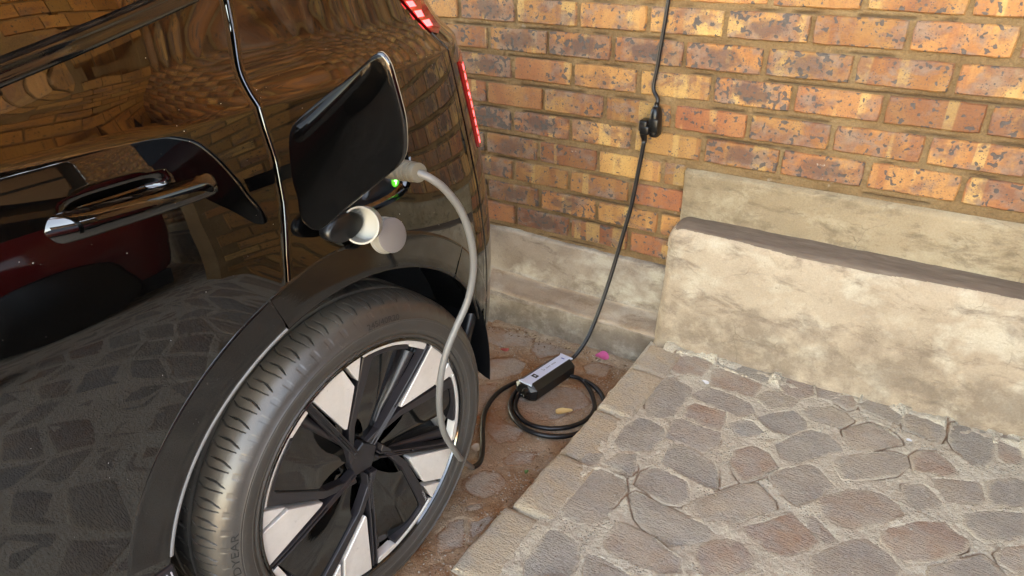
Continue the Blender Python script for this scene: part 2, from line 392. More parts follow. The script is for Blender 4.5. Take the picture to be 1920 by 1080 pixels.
MT = dict(
    brick=mat_brick(), mortar=mat_mortar(),
    block=mat_plaster('block_plaster', (0.29, 0.208, 0.142), (0.415, 0.312, 0.217), (0.47, 0.36, 0.255), (0.185, 0.132, 0.093), (0.55, 0.465, 0.35), 0.4, splash=0.21),
    strip=mat_plaster('strip_plaster', (0.23, 0.165, 0.10), (0.315, 0.23, 0.142), (0.365, 0.272, 0.172), (0.145, 0.10, 0.06), (0.41, 0.325, 0.215), 3.1),
    plinth=mat_plaster('plinth_plaster', (0.235, 0.178, 0.135), (0.34, 0.272, 0.21), (0.40, 0.33, 0.26), (0.13, 0.092, 0.066), (0.50, 0.445, 0.36), 6.3, 1.0, splash=0.06),
    ledge=mat_ledge(),
    cobble=mat_cobble('cobble_stone', [(0.45, 0.36, 0.275), (0.40, 0.325, 0.255), (0.49, 0.375, 0.27), (0.39, 0.34, 0.29), (0.46, 0.27, 0.175), (0.43, 0.36, 0.285), (0.38, 0.315, 0.25), (0.47, 0.33, 0.235)], (0.68, 0.56, 0.42), 0.4),
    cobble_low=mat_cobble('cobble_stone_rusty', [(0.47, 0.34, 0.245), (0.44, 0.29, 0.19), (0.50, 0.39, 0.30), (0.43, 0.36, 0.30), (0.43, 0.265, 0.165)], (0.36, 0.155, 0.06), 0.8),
    joint=mat_joint('sandy_joint', (0.63, 0.53, 0.405), (0.74, 0.64, 0.50), (0.60, 0.47, 0.34), 0.3),
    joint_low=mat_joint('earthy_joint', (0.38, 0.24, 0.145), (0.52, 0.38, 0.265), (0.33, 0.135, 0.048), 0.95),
    kerb=mat_cobble('kerb_brick', [(0.56, 0.41, 0.265), (0.54, 0.385, 0.25), (0.58, 0.44, 0.30), (0.52, 0.365, 0.235)], (0.64, 0.52, 0.38), 0.35),
    paint=mat_paint(), rubber=mat_rubber(), alloy=mat_alloy(),
    cladding=mat_satin('grey_cladding', (0.004, 0.0036, 0.0034), 0.08, 0.3, 140, 1.6),
    black_plastic=mat_satin('black_plastic', (0.0030, 0.0030, 0.0034), 0.34, 0.08),
    liner=mat_satin('arch_liner', (0.006, 0.0066, 0.008), 0.45, 0.6, 220),
    gloss_black=mat_satin('gloss_black', (0.0015, 0.0015, 0.0015), 0.04, 0.2, 260, 1.8),
    satin_black=mat_satin('satin_black', (0.015, 0.013, 0.015), 0.34, 0.1),
    glass=simple('tinted_glass', (0.001, 0.001, 0.001), 0.006, 0, 2.2),
    chrome=simple('bright_trim', (0.6, 0.6, 0.6), 0.12, 1.0),
    rib_grey=simple('grey_ribs', (0.30, 0.28, 0.29), 0.4),
    lip=simple('lip_sky_gleam', (0.20, 0.205, 0.21), 0.28),  # pale tone paints the sky's gleam on the arch edge
    void=simple('dark_void', (0.004, 0.004, 0.004), 0.9),
    lens=simple('red_lens', (0.30, 0.008, 0.010), 0.04, 0, 1.7),
    led=simple('led_red', (1.0, 0.1, 0.13), 0.3, 0, 1.5, Emission_Color=(1.0, 0.075, 0.12, 1), Emission_Strength=0.30),
    led_dim=simple('led_red_dim', (0.8, 0.05, 0.06), 0.3, 0, 1.5, Emission_Color=(1.0, 0.03, 0.035, 1), Emission_Strength=0.035),
    green=simple('led_green', (0.1, 0.9, 0.3), 0.3, 0, 1.5, Emission_Color=(0.10, 1.0, 0.38, 1), Emission_Strength=0.5),
    greenrim=simple('led_green_rim', (0.01, 0.12, 0.02), 0.3, 0, 1.5, Emission_Color=(0.01, 0.5, 0.04, 1), Emission_Strength=0.06),
    grey_cable=mat_satin('grey_cable', (0.125, 0.122, 0.116), 0.40, 0.3, 200),
    grey_conn=mat_satin('grey_connector', (0.12, 0.105, 0.080), 0.45, 0.3),
    black_cable=mat_satin('black_cable', (0.0030, 0.0030, 0.0042), 0.40, 0.08, 200),
    capwhite=simple('cap_plastic', (0.27, 0.255, 0.225), 0.36, 0, 1.5, Subsurface_Weight=0.15, Subsurface_Radius=(0.01, 0.01, 0.008)),
    capgrey=simple('cap_face_plastic', (0.15, 0.132, 0.125), 0.42, 0, 1.5),
    white_edge=simple('pale_edge', (0.40, 0.36, 0.29), 0.4),
    label=simple('silver_label', (0.62, 0.70, 0.86), 0.35, 0.0), ink=simple('label_ink', (0.012, 0.012, 0.014), 0.5), blue=simple('label_blue', (0.03, 0.09, 0.42), 0.5),
    lettering=simple('grey_lettering', (0.55, 0.55, 0.55), 0.5),
    petal=simple('pink_petal', (0.62, 0.10, 0.26), 0.6, 0, 1.5, (60, 0.5, 0.002)), leaf=simple('dry_leaf', (0.55, 0.36, 0.15), 0.7), fleck=simple('white_fleck', (0.75, 0.75, 0.74), 0.6),
    litter=simple('brown_litter', (0.16, 0.085, 0.04), 0.8),
    redleaf=simple('red_leaf', (0.38, 0.06, 0.05), 0.6), pebble=simple('pebble', (0.42, 0.34, 0.27), 0.9), green_leaf=simple('green_leaf', (0.06, 0.12, 0.03), 0.6),
    dark_wood=mat_wood('dark_beam', (0.018, 0.013, 0.010), (0.035, 0.025, 0.018)),
    board=mat_wood('ceiling_board', (0.15, 0.085, 0.05), (0.22, 0.13, 0.08)),
    door_wood=mat_wood('garage_door_wood', (0.20, 0.115, 0.065), (0.28, 0.17, 0.10)),
    red_paint=simple('red_car_paint', (0.15, 0.006, 0.008), 0.08, 0, 1.6),
    ground=mat_joint('driveway', (0.30, 0.23, 0.17), (0.40, 0.31, 0.24), (0.3, 0.2, 0.13), 0.4),
)
# ------------------------------------------------------------------ ground levels
def zup(x, y=0.0): return 0.03 * (np.asarray(x, float) - 0.65)
def zlow(y): return -0.005 - 0.1043 * (np.clip(np.asarray(y, float), -1.3, 0.0) + 1.3)
def xedge(y): return 0.655 + (np.asarray(y, float) + 0.18) * 0.041
def pix_up(p):
    z = 0.0
    for _ in range(12): P = onZ(p, z); z = float(zup(P[0]))
    return P
def pix_low(p, h=0.0):
    z = -0.06
    for _ in range(16): P = onZ(p, z); z = float(zlow(P[1])) + h
    return P

ground = obj('ground', [(-120, -120, -0.2), (120, -120, -0.2), (120, 120, -0.2), (-120, 120, -0.2)], [(0, 1, 2, 3)], MT['ground'])
tag(ground, kind='structure')

# ------------------------------------------------------------------ brick wall
PX, PZ, Z0 = 0.234, 0.09297, 1.01613
DX = [0.014, 0.020, -0.002, 0.003, -0.007, -0.013, -0.006, -0.010, 0.001]
DZ = [0.002, 0.001, 0.001, -0.002, 0.0, -0.003, 0.0, 0.0, 0.003]
BH = 0.0745
wall = tag(empty('brick_wall', (0.6, 0.0, 0.0)), 'brown and orange speckled face-brick wall with sandy mortar behind the black car', 'wall')
def wl(v): return [(p[0] - 0.6, p[1], p[2]) for p in v]

def brick_mesh(L, H, seed, D=0.05):
    r = np.random.default_rng(seed)
    n = [7, 3, 7, 3]
    pts = []
    c = [(-L / 2, -H / 2), (L / 2, -H / 2), (L / 2, H / 2), (-L / 2, H / 2)]
    for s in range(4):
        a, b = np.array(c[s]), np.array(c[(s + 1) % 4])
        for k in range(n[s]):
            t = k / n[s]; p = a + (b - a) * t
            if k == 0: p = p * np.array([1 - 0.0022 / (L / 2), 1 - 0.002 / (H / 2)])
            nrm = np.array([(b - a)[1], -(b - a)[0]]); nrm /= np.linalg.norm(nrm)
            p = p + nrm * r.uniform(-0.0016, 0.0008)
            pts.append(p)
    pts = np.array(pts); N = len(pts)
    v = []
    for p in pts: v.append((p[0], D, p[1]))
    for p in pts: v.append((p[0], 0.0028 + r.uniform(0, 0.002), p[1]))
    for p in pts:
        q = p * np.array([1 - 0.0035 / (L / 2), 1 - 0.0032 / (H / 2)]); v.append((q[0], r.uniform(-0.0006, 0.0008), q[1]))
    v.append((0, -0.0008, 0))
    f = []
    for k in range(2):
        for i in range(N):
            j = (i + 1) % N; f.append((k * N + i, k * N + j, (k + 1) * N + j, (k + 1) * N + i))
    for i in range(N): f.append((2 * N + i, 2 * N + (i + 1) % N, 3 * N))
    return v, f

# per-brick character read from the photograph: (yellow, red, scorch) for the visible rows, left to right
LOOK = {
 -1: [(.3,.2,.5)]*9,
 0: [(.2,.3,.7), (.5,.1,.5), (.3,.2,.6), (.6,.1,.6), (.5,.1,.7), (.3,.3,.6), (.4,.3,.6), (.3,.3,.5)],
 1: [(.2,.3,.6), (.5,.2,.7), (.3,.2,.8), (.2,.2,.8), (.2,.2,.7), (.3,.3,.7), (.2,.3,.6), (.4,.4,.6)],
 2: [(.1,.5,.8), (.3,.7,.2), (.6,.1,.6), (.9,.0,.4), (.2,.2,.8), (.4,.6,.5), (.3,.8,.4), (.2,.2,.7)],
 3: [(.0,.6,.5), (.3,.6,.2), (.5,.3,.6), (.5,.2,.5), (.1,.8,.4), (.3,.3,.6), (.4,.2,.6), (.3,.4,.6)],
 4: [(.1,.3,1.), (.1,.5,.8), (.5,.3,.6), (.9,.1,.4), (.4,.4,.7), (.3,.5,.7), (.5,.4,.5), (.3,.6,.6)],
 5: [(.2,.4,.9), (.2,.4,.7), (.2,.8,.5), (.9,.0,.2)],
 6: [(.3,.3,.7), (.6,.3,.4), (.5,.4,.5), (.0,.9,.5)],
 7: [(.2,.4,.7), (.3,.4,.7), (.4,.3,.7), (.6,.1,.5)],
 8: [(.0,.9,.4), (.0,.8,.8), (.0,.9,.5), (.0,.9,.5)],
}
variants = {}
def get_variant(L, k):
    key = (round(L, 3), k)
    if key not in variants:
        v, f = brick_mesh(L, BH, hash(key) % 9999 if False else int(L * 1000) * 31 + k)
        variants[key] = mesh('brick', v, f); variants[key].set_sharp_from_angle(angle=0.45); variants[key].materials.append(MT['brick'])
    return variants[key]

far = []           # bricks beyond the picture, joined
cnt = 0
for r in range(-26, 12):
    zc = Z0 - PZ * r + (DZ[r] if 0 <= r < 9 else random.uniform(-.002, .002))
    dx = DX[r] if 0 <= r < 9 else random.uniform(-.012, .012)
    par = 0.0 if r % 2 == 0 else -0.5
    for k in range(-12, 30):
        x0 = (k + par) * PX + dx; x1 = x0 + PX
        if x1 < -2.6 or x0 > 6.2: continue
        xa, xb = x0 + 0.006, x1 - 0.006
        xa += random.uniform(-.0015, .0015); xb += random.uniform(-.0015, .0015)
        if r >= 5:
            lim = 0.648 if r <= 6 else 0.70
            if xa > lim - 0.02: continue
            xb = min(xb, lim)
        if zc < 0.2: continue
        L = round((xb - xa) * 500) / 500; xc = (xa + xb) / 2
        near = (-0.75 < xc < 2.75 and -2 <= r) 
        if near and cnt < 300:
            cnt += 1
            o = link('brick', get_variant(L, cnt % 5), None, wall, (xc - 0.6, random.uniform(-.0015, .0015), zc))
            o.rotation_euler = (random.gauss(0, .006), random.gauss(0, .005), random.gauss(0, .006))
            look = None
            kk = k - (-1 if par == 0 else -1)
            idx = int(round((x0 - dx) / PX - par)) + (1 if par == 0 else 1)
            row = LOOK.get(r)
            if row is not None:
                i = k + 1 if par == 0.0 else k + 1
                if 0 <= i < len(row): look = row[i]
            if look is None: look = (random.uniform(.1, .6), random.uniform(0, .6), random.uniform(.35, .8))
            o.color = (look[0], look[1], look[2], 1)
        else:
            far.append((xc, zc, L, cnt))
# joined bricks beyond the frame (they show in the car's paint)
mb = MB(); rv = []
for i, (xc, zc, L, _) in enumerate(far):
    v, f = boxvf(xc - L / 2, xc + L / 2, random.uniform(-.0015, .0015), 0.04, zc - BH / 2, zc + BH / 2)
    mb.add(wl(v), f); rv += [random.random()] * len(v)
fo = mb.build('outer_bricks', MT['brick'], wall, smooth=False); fo['kind'] = 'stuff'; fo.color = (.35, .3, .6, 1)
a = fo.data.attributes.new('rnd', 'FLOAT', 'POINT'); a.data.foreach_set('value', rv)

# mortar bed: one rough sheet a little behind the brick faces
def sheet_y(x0, x1, z0, z1, step, fn):
    nx = int((x1 - x0) / step) + 1; nz = int((z1 - z0) / step) + 1
    X, Zz = np.meshgrid(np.linspace(x0, x1, nx), np.linspace(z0, z1, nz), indexing='ij')
    Y = fn(X, Zz)
    return np.stack([X, Y, Zz], -1).reshape(-1, 3), grid_faces(nx, nz)
def mort(X, Zz):
    return 0.0078 + 0.0022 * fbm(X * 22, Zz * 22, oct=4, seed=3) + 0.0024 * np.abs(fbm(X * 60, Zz * 60, oct=2, seed=9)) - 0.004 * sstep(0.25, 0.8, fbm(X * 5, Zz * 9, oct=3, seed=5))
v, f = sheet_y(-0.5, 2.3, 0.19, 1.25, 0.0042, mort); v = np.array(v)
rowi = np.round((Z0 - v[:, 2]) / PZ); dzr = np.array([DZ[int(r)] if 0 <= r < 9 else 0.0 for r in np.arange(-4, 13)])
zt_ = v[:, 2] - (Z0 - rowi * PZ + dzr[(rowi + 4).astype(int)])                # height within the course
crk = sstep(0.0050, 0.0015, np.abs(zt_ - BH / 2 - 0.0030)) * sstep(-0.25, 0.25, fbm(v[:, 0] * 9, v[:, 2] * 7, oct=3, seed=81))  # recess above each course; the mask also paints its shade
v[:, 1] += 0.008 * crk
mo = obj('mortar_bed', v - np.array([0.6, 0, 0]), f, MT['mortar'], wall)
a = mo.data.attributes.new('crack', 'FLOAT', 'POINT'); a.data.foreach_set('value', (crk * 0.8).astype(float))
mb = MB()
for (x0, x1, z0, z1) in ((-2.7, -0.5, 0.19, 3.35), (2.3, 6.3, 0.19, 3.35), (-0.5, 2.3, 1.25, 3.35)):
    mb.add(*boxvf(x0 - 0.6, x1 - 0.6, 0.007, 0.2, z0, z1))
mb.build('mortar_bed', MT['mortar'], wall, smooth=False)
obj('wall_core', *boxvf(-3.3, 5.7, 0.06, 0.22, -0.2, 3.35), MT['mortar'], wall, False)

# ------------------------------------------------------------------ plaster strip on the wall above the block
def strip_fn(X, Zz):
    top = sstep(0.565, 0.578, Zz)
    return -0.014 + 0.0026 * fbm(X * 8, Zz * 14, oct=4, seed=21) + 0.0012 * fbm(X * 40, Zz * 40, oct=2, seed=22) + 0.02 * top ** 2 + 0.012 * sstep(0.656, 0.648, X)
v, f = sheet_y(0.648, 4.2, 0.40, 0.578, 0.0075, strip_fn)
obj('plaster_strip', wl(v), f, MT['strip'], wall)

# ------------------------------------------------------------------ plastered block along the wall
def block_profile(n=70):
    P = [(0.02, 0.424), (-0.02, 0.424), (-0.06, 0.422), (-0.092, 0.418), (-0.105, 0.412), (-0.113, 0.400), (-0.117, 0.385), (-0.124, 0.32), (-0.134, 0.20), (-0.146, 0.08), (-0.160, 0.02), (-0.178, -0.01), (-0.20, -0.04)]
    c = catmull(P, 8); return c
bp = block_profile()
xs = np.concatenate([0.640 + 0.06 * (1 - np.cos(np.linspace(0, math.pi / 2, 14))), np.arange(0.707, 4.2, 0.0105)])
V = []
for x in xs:
    d = max(0.0, (0.700 - x) / 0.060)
    rnd = 1 - math.sqrt(max(0, 1 - d * d))
    for (y, z) in bp:
        zz = z - 0.060 * rnd * sstep(0.30, 0.42, z) - 0.0
        yy = y * (1 - 0.28 * d ** 3)
        xx = x + 0.006 * sstep(0.05, 0.2, z) * d - 0.006 * sstep(0.36, 0.42, z) * d
        V.append((xx, yy, zz))
V = np.array(V)
face = sstep(-0.07, -0.11, V[:, 1])
nse = 0.0045 * fbm(V[:, 0] * 5, V[:, 2] * 6, oct=4, seed=31) + 0.0016 * fbm(V[:, 0] * 30, V[:, 2] * 30, oct=3, seed=32)
V[:, 1] += nse * face; V[:, 2] += (0.003 * fbm(V[:, 0] * 6, V[:, 1] * 20, oct=4, seed=33)) * (1 - face)
nb = len(bp); F = grid_faces(len(xs), nb)
blk = tag(empty('plaster_block', (0.64, 0, 0)), 'low cream plastered kerb block with rounded end along the wall beside the paving', 'kerb block')
loc = lambda A: [(p[0] - 0.64, p[1], p[2]) for p in A]
topF, frF = [], []
for q in F:
    (topF if np.mean([V[i][2] for i in q]) > 0.405 and np.mean([V[i][1] for i in q]) > -0.106 - 0.006 * math.sin(V[q[0]][0] * 7) and V[q[0]][0] > 0.652 else frF).append(q)
side = list(range(nb))
V2 = list(map(tuple, V)); k0 = len(V2)
for i in side: V2.append((V[i][0] + 0.004, 0.03, V[i][2]))
sf = [(i, k0 + i, k0 + i + 1, i + 1) for i in range(nb - 1)]
def compact(V, F):
    idx = sorted({i for q in F for i in q}); mp = {a: b for b, a in enumerate(idx)}
    return [V[i] for i in idx], [tuple(mp[i] for i in q) for q in F]
v, f = compact(V2, frF + sf); obj('front_face', loc(v), f, MT['block'], blk)
v, f = compact(V2, topF); o = obj('top_ledge', loc(v), f, MT['ledge'], blk); o['label'] = 'dark brown painted top ledge'

# ------------------------------------------------------------------ plastered footing on the left
ft = tag(empty('plaster_footing', (0.6, 0, 0)), 'stained whitish plaster footing with a sloping ledge at the base of the brick wall', 'footing')
P = [(0.02, 0.214), (-0.004, 0.212), (-0.011, 0.205), (-0.012, 0.19), (-0.012, 0.10), (-0.014, 0.05), (-0.02, 0.034), (-0.035, 0.026), (-0.08, 0.021), (-0.122, 0.015), (-0.138, 0.009), (-0.146, -0.004), (-0.148, -0.03), (-0.150, -0.10), (-0.156, -0.118), (-0.175, -0.135), (-0.2, -0.15)]
pc = catmull(P, 6); xs = np.arange(-2.6, 0.66, 0.012); V = []
for x in xs:
    for (y, z) in pc: V.append((x, y, z))
V = np.array(V)
V[:, 1] += (0.0035 * fbm(V[:, 0] * 6, V[:, 2] * 8, oct=5, seed=41) + 0.0015 * fbm(V[:, 0] * 45, V[:, 2] * 45, oct=2, seed=42)) + np.where(V[:, 2] < 0.0, 0.012 * fbm(V[:, 0] * 2.2, 0 * V[:, 0], seed=44), 0)
V[:, 2] += 0.004 * fbm(V[:, 0] * 5, V[:, 1] * 18, oct=4, seed=43)
npc = len(pc); F = grid_faces(len(xs), npc)
le = [q for q in F if -0.140 < np.mean([pc[i % npc][0] for i in q]) < -0.022 and np.mean([pc[i % npc][1] for i in q]) < 0.04]
les = set(le); ot = [q for q in F if q not in les]
MT['dirtledge'] = mat_plaster('dirty_ledge', (0.27, 0.185, 0.125), (0.36, 0.26, 0.185), (0.42, 0.33, 0.24), (0.24, 0.15, 0.09), (0.47, 0.38, 0.29), 8.8)
v, f = compact(list(map(tuple, V)), ot); obj('plaster_face', wl(v), f, MT['plinth'], ft)
v, f = compact(list(map(tuple, V)), le); obj('ledge', wl(v), f, MT['dirtledge'], ft)

# ------------------------------------------------------------------ paving: stones traced from the photograph, laid on their plane
A_, B_, C_, D_, E_, F_ = (1120, 640), (1480, 680), (1120, 855), (1520, 855), (820, 855), (880, 580)
UP = [
 (A_, [(720,115),(900,140),(1030,190),(1030,215),(930,320),(700,290),(640,260),(660,180)]),
 (A_, [(1060,185),(1110,125),(1330,165),(1570,250),(1590,300),(1500,380),(1300,300),(1090,220)]),
 (A_, [(1040,250),(1120,245),(1320,325),(1480,390),(1400,500),(1230,460),(1010,390)]),
 (None, [(1466,698),(1493,703),(1524,714),(1526,742),(1500,748),(1470,738),(1462,722)]),
 (A_, [(860,470),(1000,405),(1200,475),(1380,560),(1420,640),(1290,690),(1180,640),(960,550),(860,510)]),
 (A_, [(520,350),(690,330),(850,420),(840,500),(740,580),(690,680),(560,690),(440,660),(440,560),(480,470)]),
 (A_, [(800,590),(880,550),(1150,635),(1160,690),(1100,800),(960,760),(780,670)]),
 (A_, [(1420,510),(1520,450),(1700,450),(1810,550),(1740,600),(1560,610)]),
 (A_, [(1430,680),(1560,640),(1760,620),(1880,720),(1880,780),(1720,840),(1590,830),(1500,760)]),
 (A_, [(1200,740),(1300,710),(1390,720),(1500,820),(1420,850),(1290,860),(1200,780)]),
 (A_, [(690,705),(760,690),(960,780),(1110,820),(1090,930),(960,1000),(820,940),(610,870),(640,800)]),
 (A_, [(240,770),(370,690),(470,700),(600,780),(600,860),(480,990),(200,990),(160,900)]),
 (C_, [(580,60),(640,-60),(740,-100),(900,-40),(1040,60),(1080,140),(1080,290),(1020,300),(800,190),(640,100)]),
 (None, [(1453,832),(1487,817),(1520,805),(1549,813),(1572,834),(1578,845),(1542,855),(1492,870),(1464,859)]),
 (C_, [(1190,60),(1240,-50),(1400,-90),(1540,-30),(1640,110),(1480,180),(1300,230),(1230,130)]),
 (C_, [(400,150),(500,105),(560,110),(800,230),(820,300),(820,390),(740,440),(600,420),(350,260)]),
 (C_, [(850,415),(1060,345),(1300,250),(1430,250),(1590,410),(1600,480),(1440,540),(1300,600),(1120,580),(980,590),(860,500)]),
 (None, [(1442,893),(1463,880),(1518,870),(1535,878),(1548,895),(1563,910),(1530,934),(1495,946),(1480,935)]),
 (C_, [(290,360),(360,330),(700,500),(980,620),(1050,700),(1000,760),(800,800),(640,800),(420,640),(350,560)]),
 (C_, [(180,600),(260,620),(500,740),(620,840),(750,920),(750,1060),(600,1060),(400,1000),(60,840),(60,740)]),
 (C_, [(910,820),(1040,770),(1200,750),(1300,800),(1410,950),(1380,1010),(1180,1090),(960,1070),(900,900)]),
 (None, [(1393,988),(1432,980),(1482,961),(1500,978),(1530,1006),(1536,1018),(1518,1030),(1474,1044),(1432,1032),(1403,1005)]),
 (D_, [(0,540),(60,560),(150,660),(240,750),(140,790),(60,720),(-30,630)]),
 (D_, [(60,400),(240,330),(420,310),(620,330),(800,440),(850,540),(600,620),(400,680),(280,640),(130,560)]),
 (D_, [(830,260),(1010,250),(1100,330),(1180,420),(1100,490),(960,490),(860,400)]),
 (D_, [(1080,205),(1180,200),(1520,230),(1570,390),(1500,430),(1240,420),(1180,330)]),
 (D_, [(1590,250),(1680,215),(1840,210),(1930,240),(1990,440),(1850,455),(1660,440),(1610,380)]),
 (B_, [(480,850),(640,825),(900,800),(1050,840),(1070,930),(960,1010),(620,1055),(480,1050),(390,900)]),
 (B_, [(1100,840),(1170,800),(1330,810),(1440,890),(1520,1000),(1440,1025),(1130,990)]),
 (B_, [(490,605),(560,585),(730,545),(860,590),(1000,690),(1010,730),(820,765),(620,795),(570,760),(510,680)]),
 (B_, [(110,430),(190,415),(380,395),(470,440),(575,520),(460,570),(330,560),(200,515)]),
 (B_, [(230,205),(330,195),(620,275),(640,330),(590,405),(520,415),(400,345),(250,305)]),
 (B_, [(670,315),(720,290),(860,335),(1030,425),(1020,480),(980,550),(860,495),(660,420),(620,365)]),
 (B_, [(1060,440),(1200,430),(1400,500),(1390,650),(1360,710),(1230,675),(1030,590),(1025,520)]),
 (B_, [(1450,565),(1600,545),(1840,645),(1840,830),(1750,935),(1640,920),(1510,800),(1450,700)]),
 (B_, [(1880,670),(1930,650),(2080,710),(2100,890),(1980,920),(1880,850)]),
 (D_, [(650,680),(740,640),(960,590),(1200,590),(1260,650),(1420,765),(1390,840),(1200,920),(1060,945),(860,950),(800,920),(640,770)]),
 (D_, [(1400,525),(1530,505),(1650,495),(1920,510),(1960,720),(1800,755),(1600,780),(1500,735),(1380,620)]),
 (D_, [(380,750),(480,740),(590,800),(720,905),(800,1000),(750,1100),(420,1200),(0,1100),(0,910),(140,850)]),
 (D_, [(1070,1000),(1200,975),(1540,885),(1670,990),(1740,1080),(1690,1180),(1200,1200),(1060,1100)]),
 (D_, [(1670,880),(1760,820),(1920,815),(2000,1000),(1840,1040),(1710,960)]),
 (E_, [(1490,65),(1640,-10),(1780,-10),(1790,115),(1735,170),(1640,130)]),
 (E_, [(1400,120),(1480,110),(1690,205),(1700,330),(1550,470),(1530,540),(1450,630),(1300,610),(1140,550),(1140,450),(1270,250)]),
 (E_, [(1010,655),(1120,695),(1270,785),(1290,860),(1250,1020),(1170,1090),(780,1090),(780,960),(910,800)]),
 (E_, [(1350,880),(1480,920),(1640,1010),(1780,1100),(1310,1110),(1320,990)]),
 (E_, [(1290,60),(1330,-10),(1400,-60),(1500,-20),(1440,60),(1370,100)]),
]
LOW = [
 (E_, [(250,230),(420,130),(560,160),(620,240),(560,330),(420,380),(260,320)]),
 (E_, [(600,30),(700,-40),(880,-30),(840,60),(720,80),(620,80)]),
 (E_, [(270,450),(380,430),(410,470),(280,510)]),
 (E_, [(0,720),(100,600),(240,560),(235,820),(60,850),(0,880)]),
 (E_, [(300,600),(470,530),(505,560),(420,660),(310,740)]),
 (E_, [(-60,980),(20,970),(90,1050),(60,1100),(-60,1100)]),
 (F_, [(410,760),(640,720),(800,690),(1000,720),(1100,850),(1000,895),(780,990),(560,1000),(440,930)]),
 (F_, [(120,450),(400,425),(515,480),(465,570),(240,640),(70,630)]),
 (F_, [(1030,505),(1160,475),(1280,515),(1225,610),(1060,585)]),
 (F_, [(160,150),(380,200),(600,250),(560,330),(300,340),(130,280)]),
 (F_, [(60,700),(250,660),(230,760),(150,860),(110,1000),(40,900)]),
 (F_, [(600,290),(800,310),(980,390),(800,400),(640,440),(560,380)]),
 (F_, [(200,900),(300,1000),(480,1090),(440,1180),(250,1200),(150,1080)]),
]
def to_px(org, pts): return pts if org is None else [(org[0] + x / 4.8, org[1] + y / 4.8) for x, y in pts]
def grow(pl, d):
    c = pl.mean(0); r = np.linalg.norm(pl - c, axis=1)[:, None]; return c + (pl - c) * (1 + d / r)
def chaikin(P):
    P = np.array(P, float); Q = np.roll(P, -1, 0)
    return np.stack([0.94 * P + 0.06 * Q, 0.06 * P + 0.94 * Q], 1).reshape(-1, 2)
up_polys = [grow(chaikin([pix_up(p)[:2] for p in to_px(o, q)]), 0.005) for o, q in UP]
low_polys = [grow(chaikin([pix_low(p)[:2] for p in to_px(o, q)]), 0.006) for o, q in LOW]

def poly_dist(PT, polys, want=0.05):
    """distance to the nearest outline (negative inside) for many points"""
    D = np.full(len(PT), 9.0); I = np.full(len(PT), -1); S = np.zeros(len(PT))
    for k, pl in enumerate(polys):
        lo, hi = pl.min(0) - want, pl.max(0) + want
        m = np.where((PT[:, 0] > lo[0]) & (PT[:, 0] < hi[0]) & (PT[:, 1] > lo[1]) & (PT[:, 1] < hi[1]))[0]
        if not len(m): continue
        p = PT[m]; d = np.full(len(m), 9.0); ins = np.zeros(len(m), bool); sd_ = np.zeros(len(m))
        for a, b in zip(pl, np.roll(pl, -1, 0)):
            ab = b - a; t = np.clip(((p - a) @ ab) / (ab @ ab + 1e-12), 0, 1)
            dv = p - (a + t[:, None] * ab); dd = np.hypot(dv[:, 0], dv[:, 1])
            u = dd < d; d[u] = dd[u]; sd_[u] = dv[u, 1] * 0.8 + dv[u, 0] * -0.6
            c = ((a[1] > p[:, 1]) != (b[1] > p[:, 1])) & (p[:, 0] < (b[0] - a[0]) * (p[:, 1] - a[1]) / (b[1] - a[1] + 1e-15) + a[0])
            ins ^= c
        d = np.where(ins, -d, d); u = d < D[m]
        D[m[u]] = d[u]; I[m[u]] = k; S[m[u]] = sd_[u]
    return D, I, S

def inset(pl, d):
    c = pl.mean(0); r = np.linalg.norm(pl - c, axis=1)[:, None]
    return c + (pl - c) * np.clip(1 - d / r, 0.05, 1)
def stone(pl, zf, seed, lift=0.0):
    """rounded flat stone: outline pl, level zf(x, y); returns vertices relative to its centre"""
    r = np.random.default_rng(seed); c = pl.mean(0); N = len(pl); V = []
    tx, ty = r.normal(0, 0.010, 2)
    rings = [(0.0, -0.03), (0.0, -0.0012), (0.0018, -0.0002), (0.012, 0.0004), (0.035, 0.0006)]
    for k, (d, h) in enumerate(rings):
        q = inset(pl, d)
        for p in q:
            z = zf(p[0], p[1]) + lift + h + (p[0] - c[0]) * tx + (p[1] - c[1]) * ty
            if k >= 1: z += 0.0016 * float(fbm(p[0] * 40, p[1] * 40, oct=2, seed=seed % 97))
            V.append((p[0], p[1], z))
    z0 = zf(c[0], c[1]); V.append((c[0], c[1], z0 + lift + 0.0018))
    F = []
    for k in range(len(rings) - 1):
        for i in range(N):
            j = (i + 1) % N; F.append((k * N + i, k * N + j, (k + 1) * N + j, (k + 1) * N + i))
    for i in range(N): F.append(((len(rings) - 1) * N + i, (len(rings) - 1) * N + (i + 1) % N, len(rings) * N))
    return np.array(V), F, np.array([c[0], c[1], float(z0)])
def area(pl): 
    x, y = pl[:, 0], pl[:, 1]; return 0.5 * np.sum(x * np.roll(y, -1) - y * np.roll(x, -1))

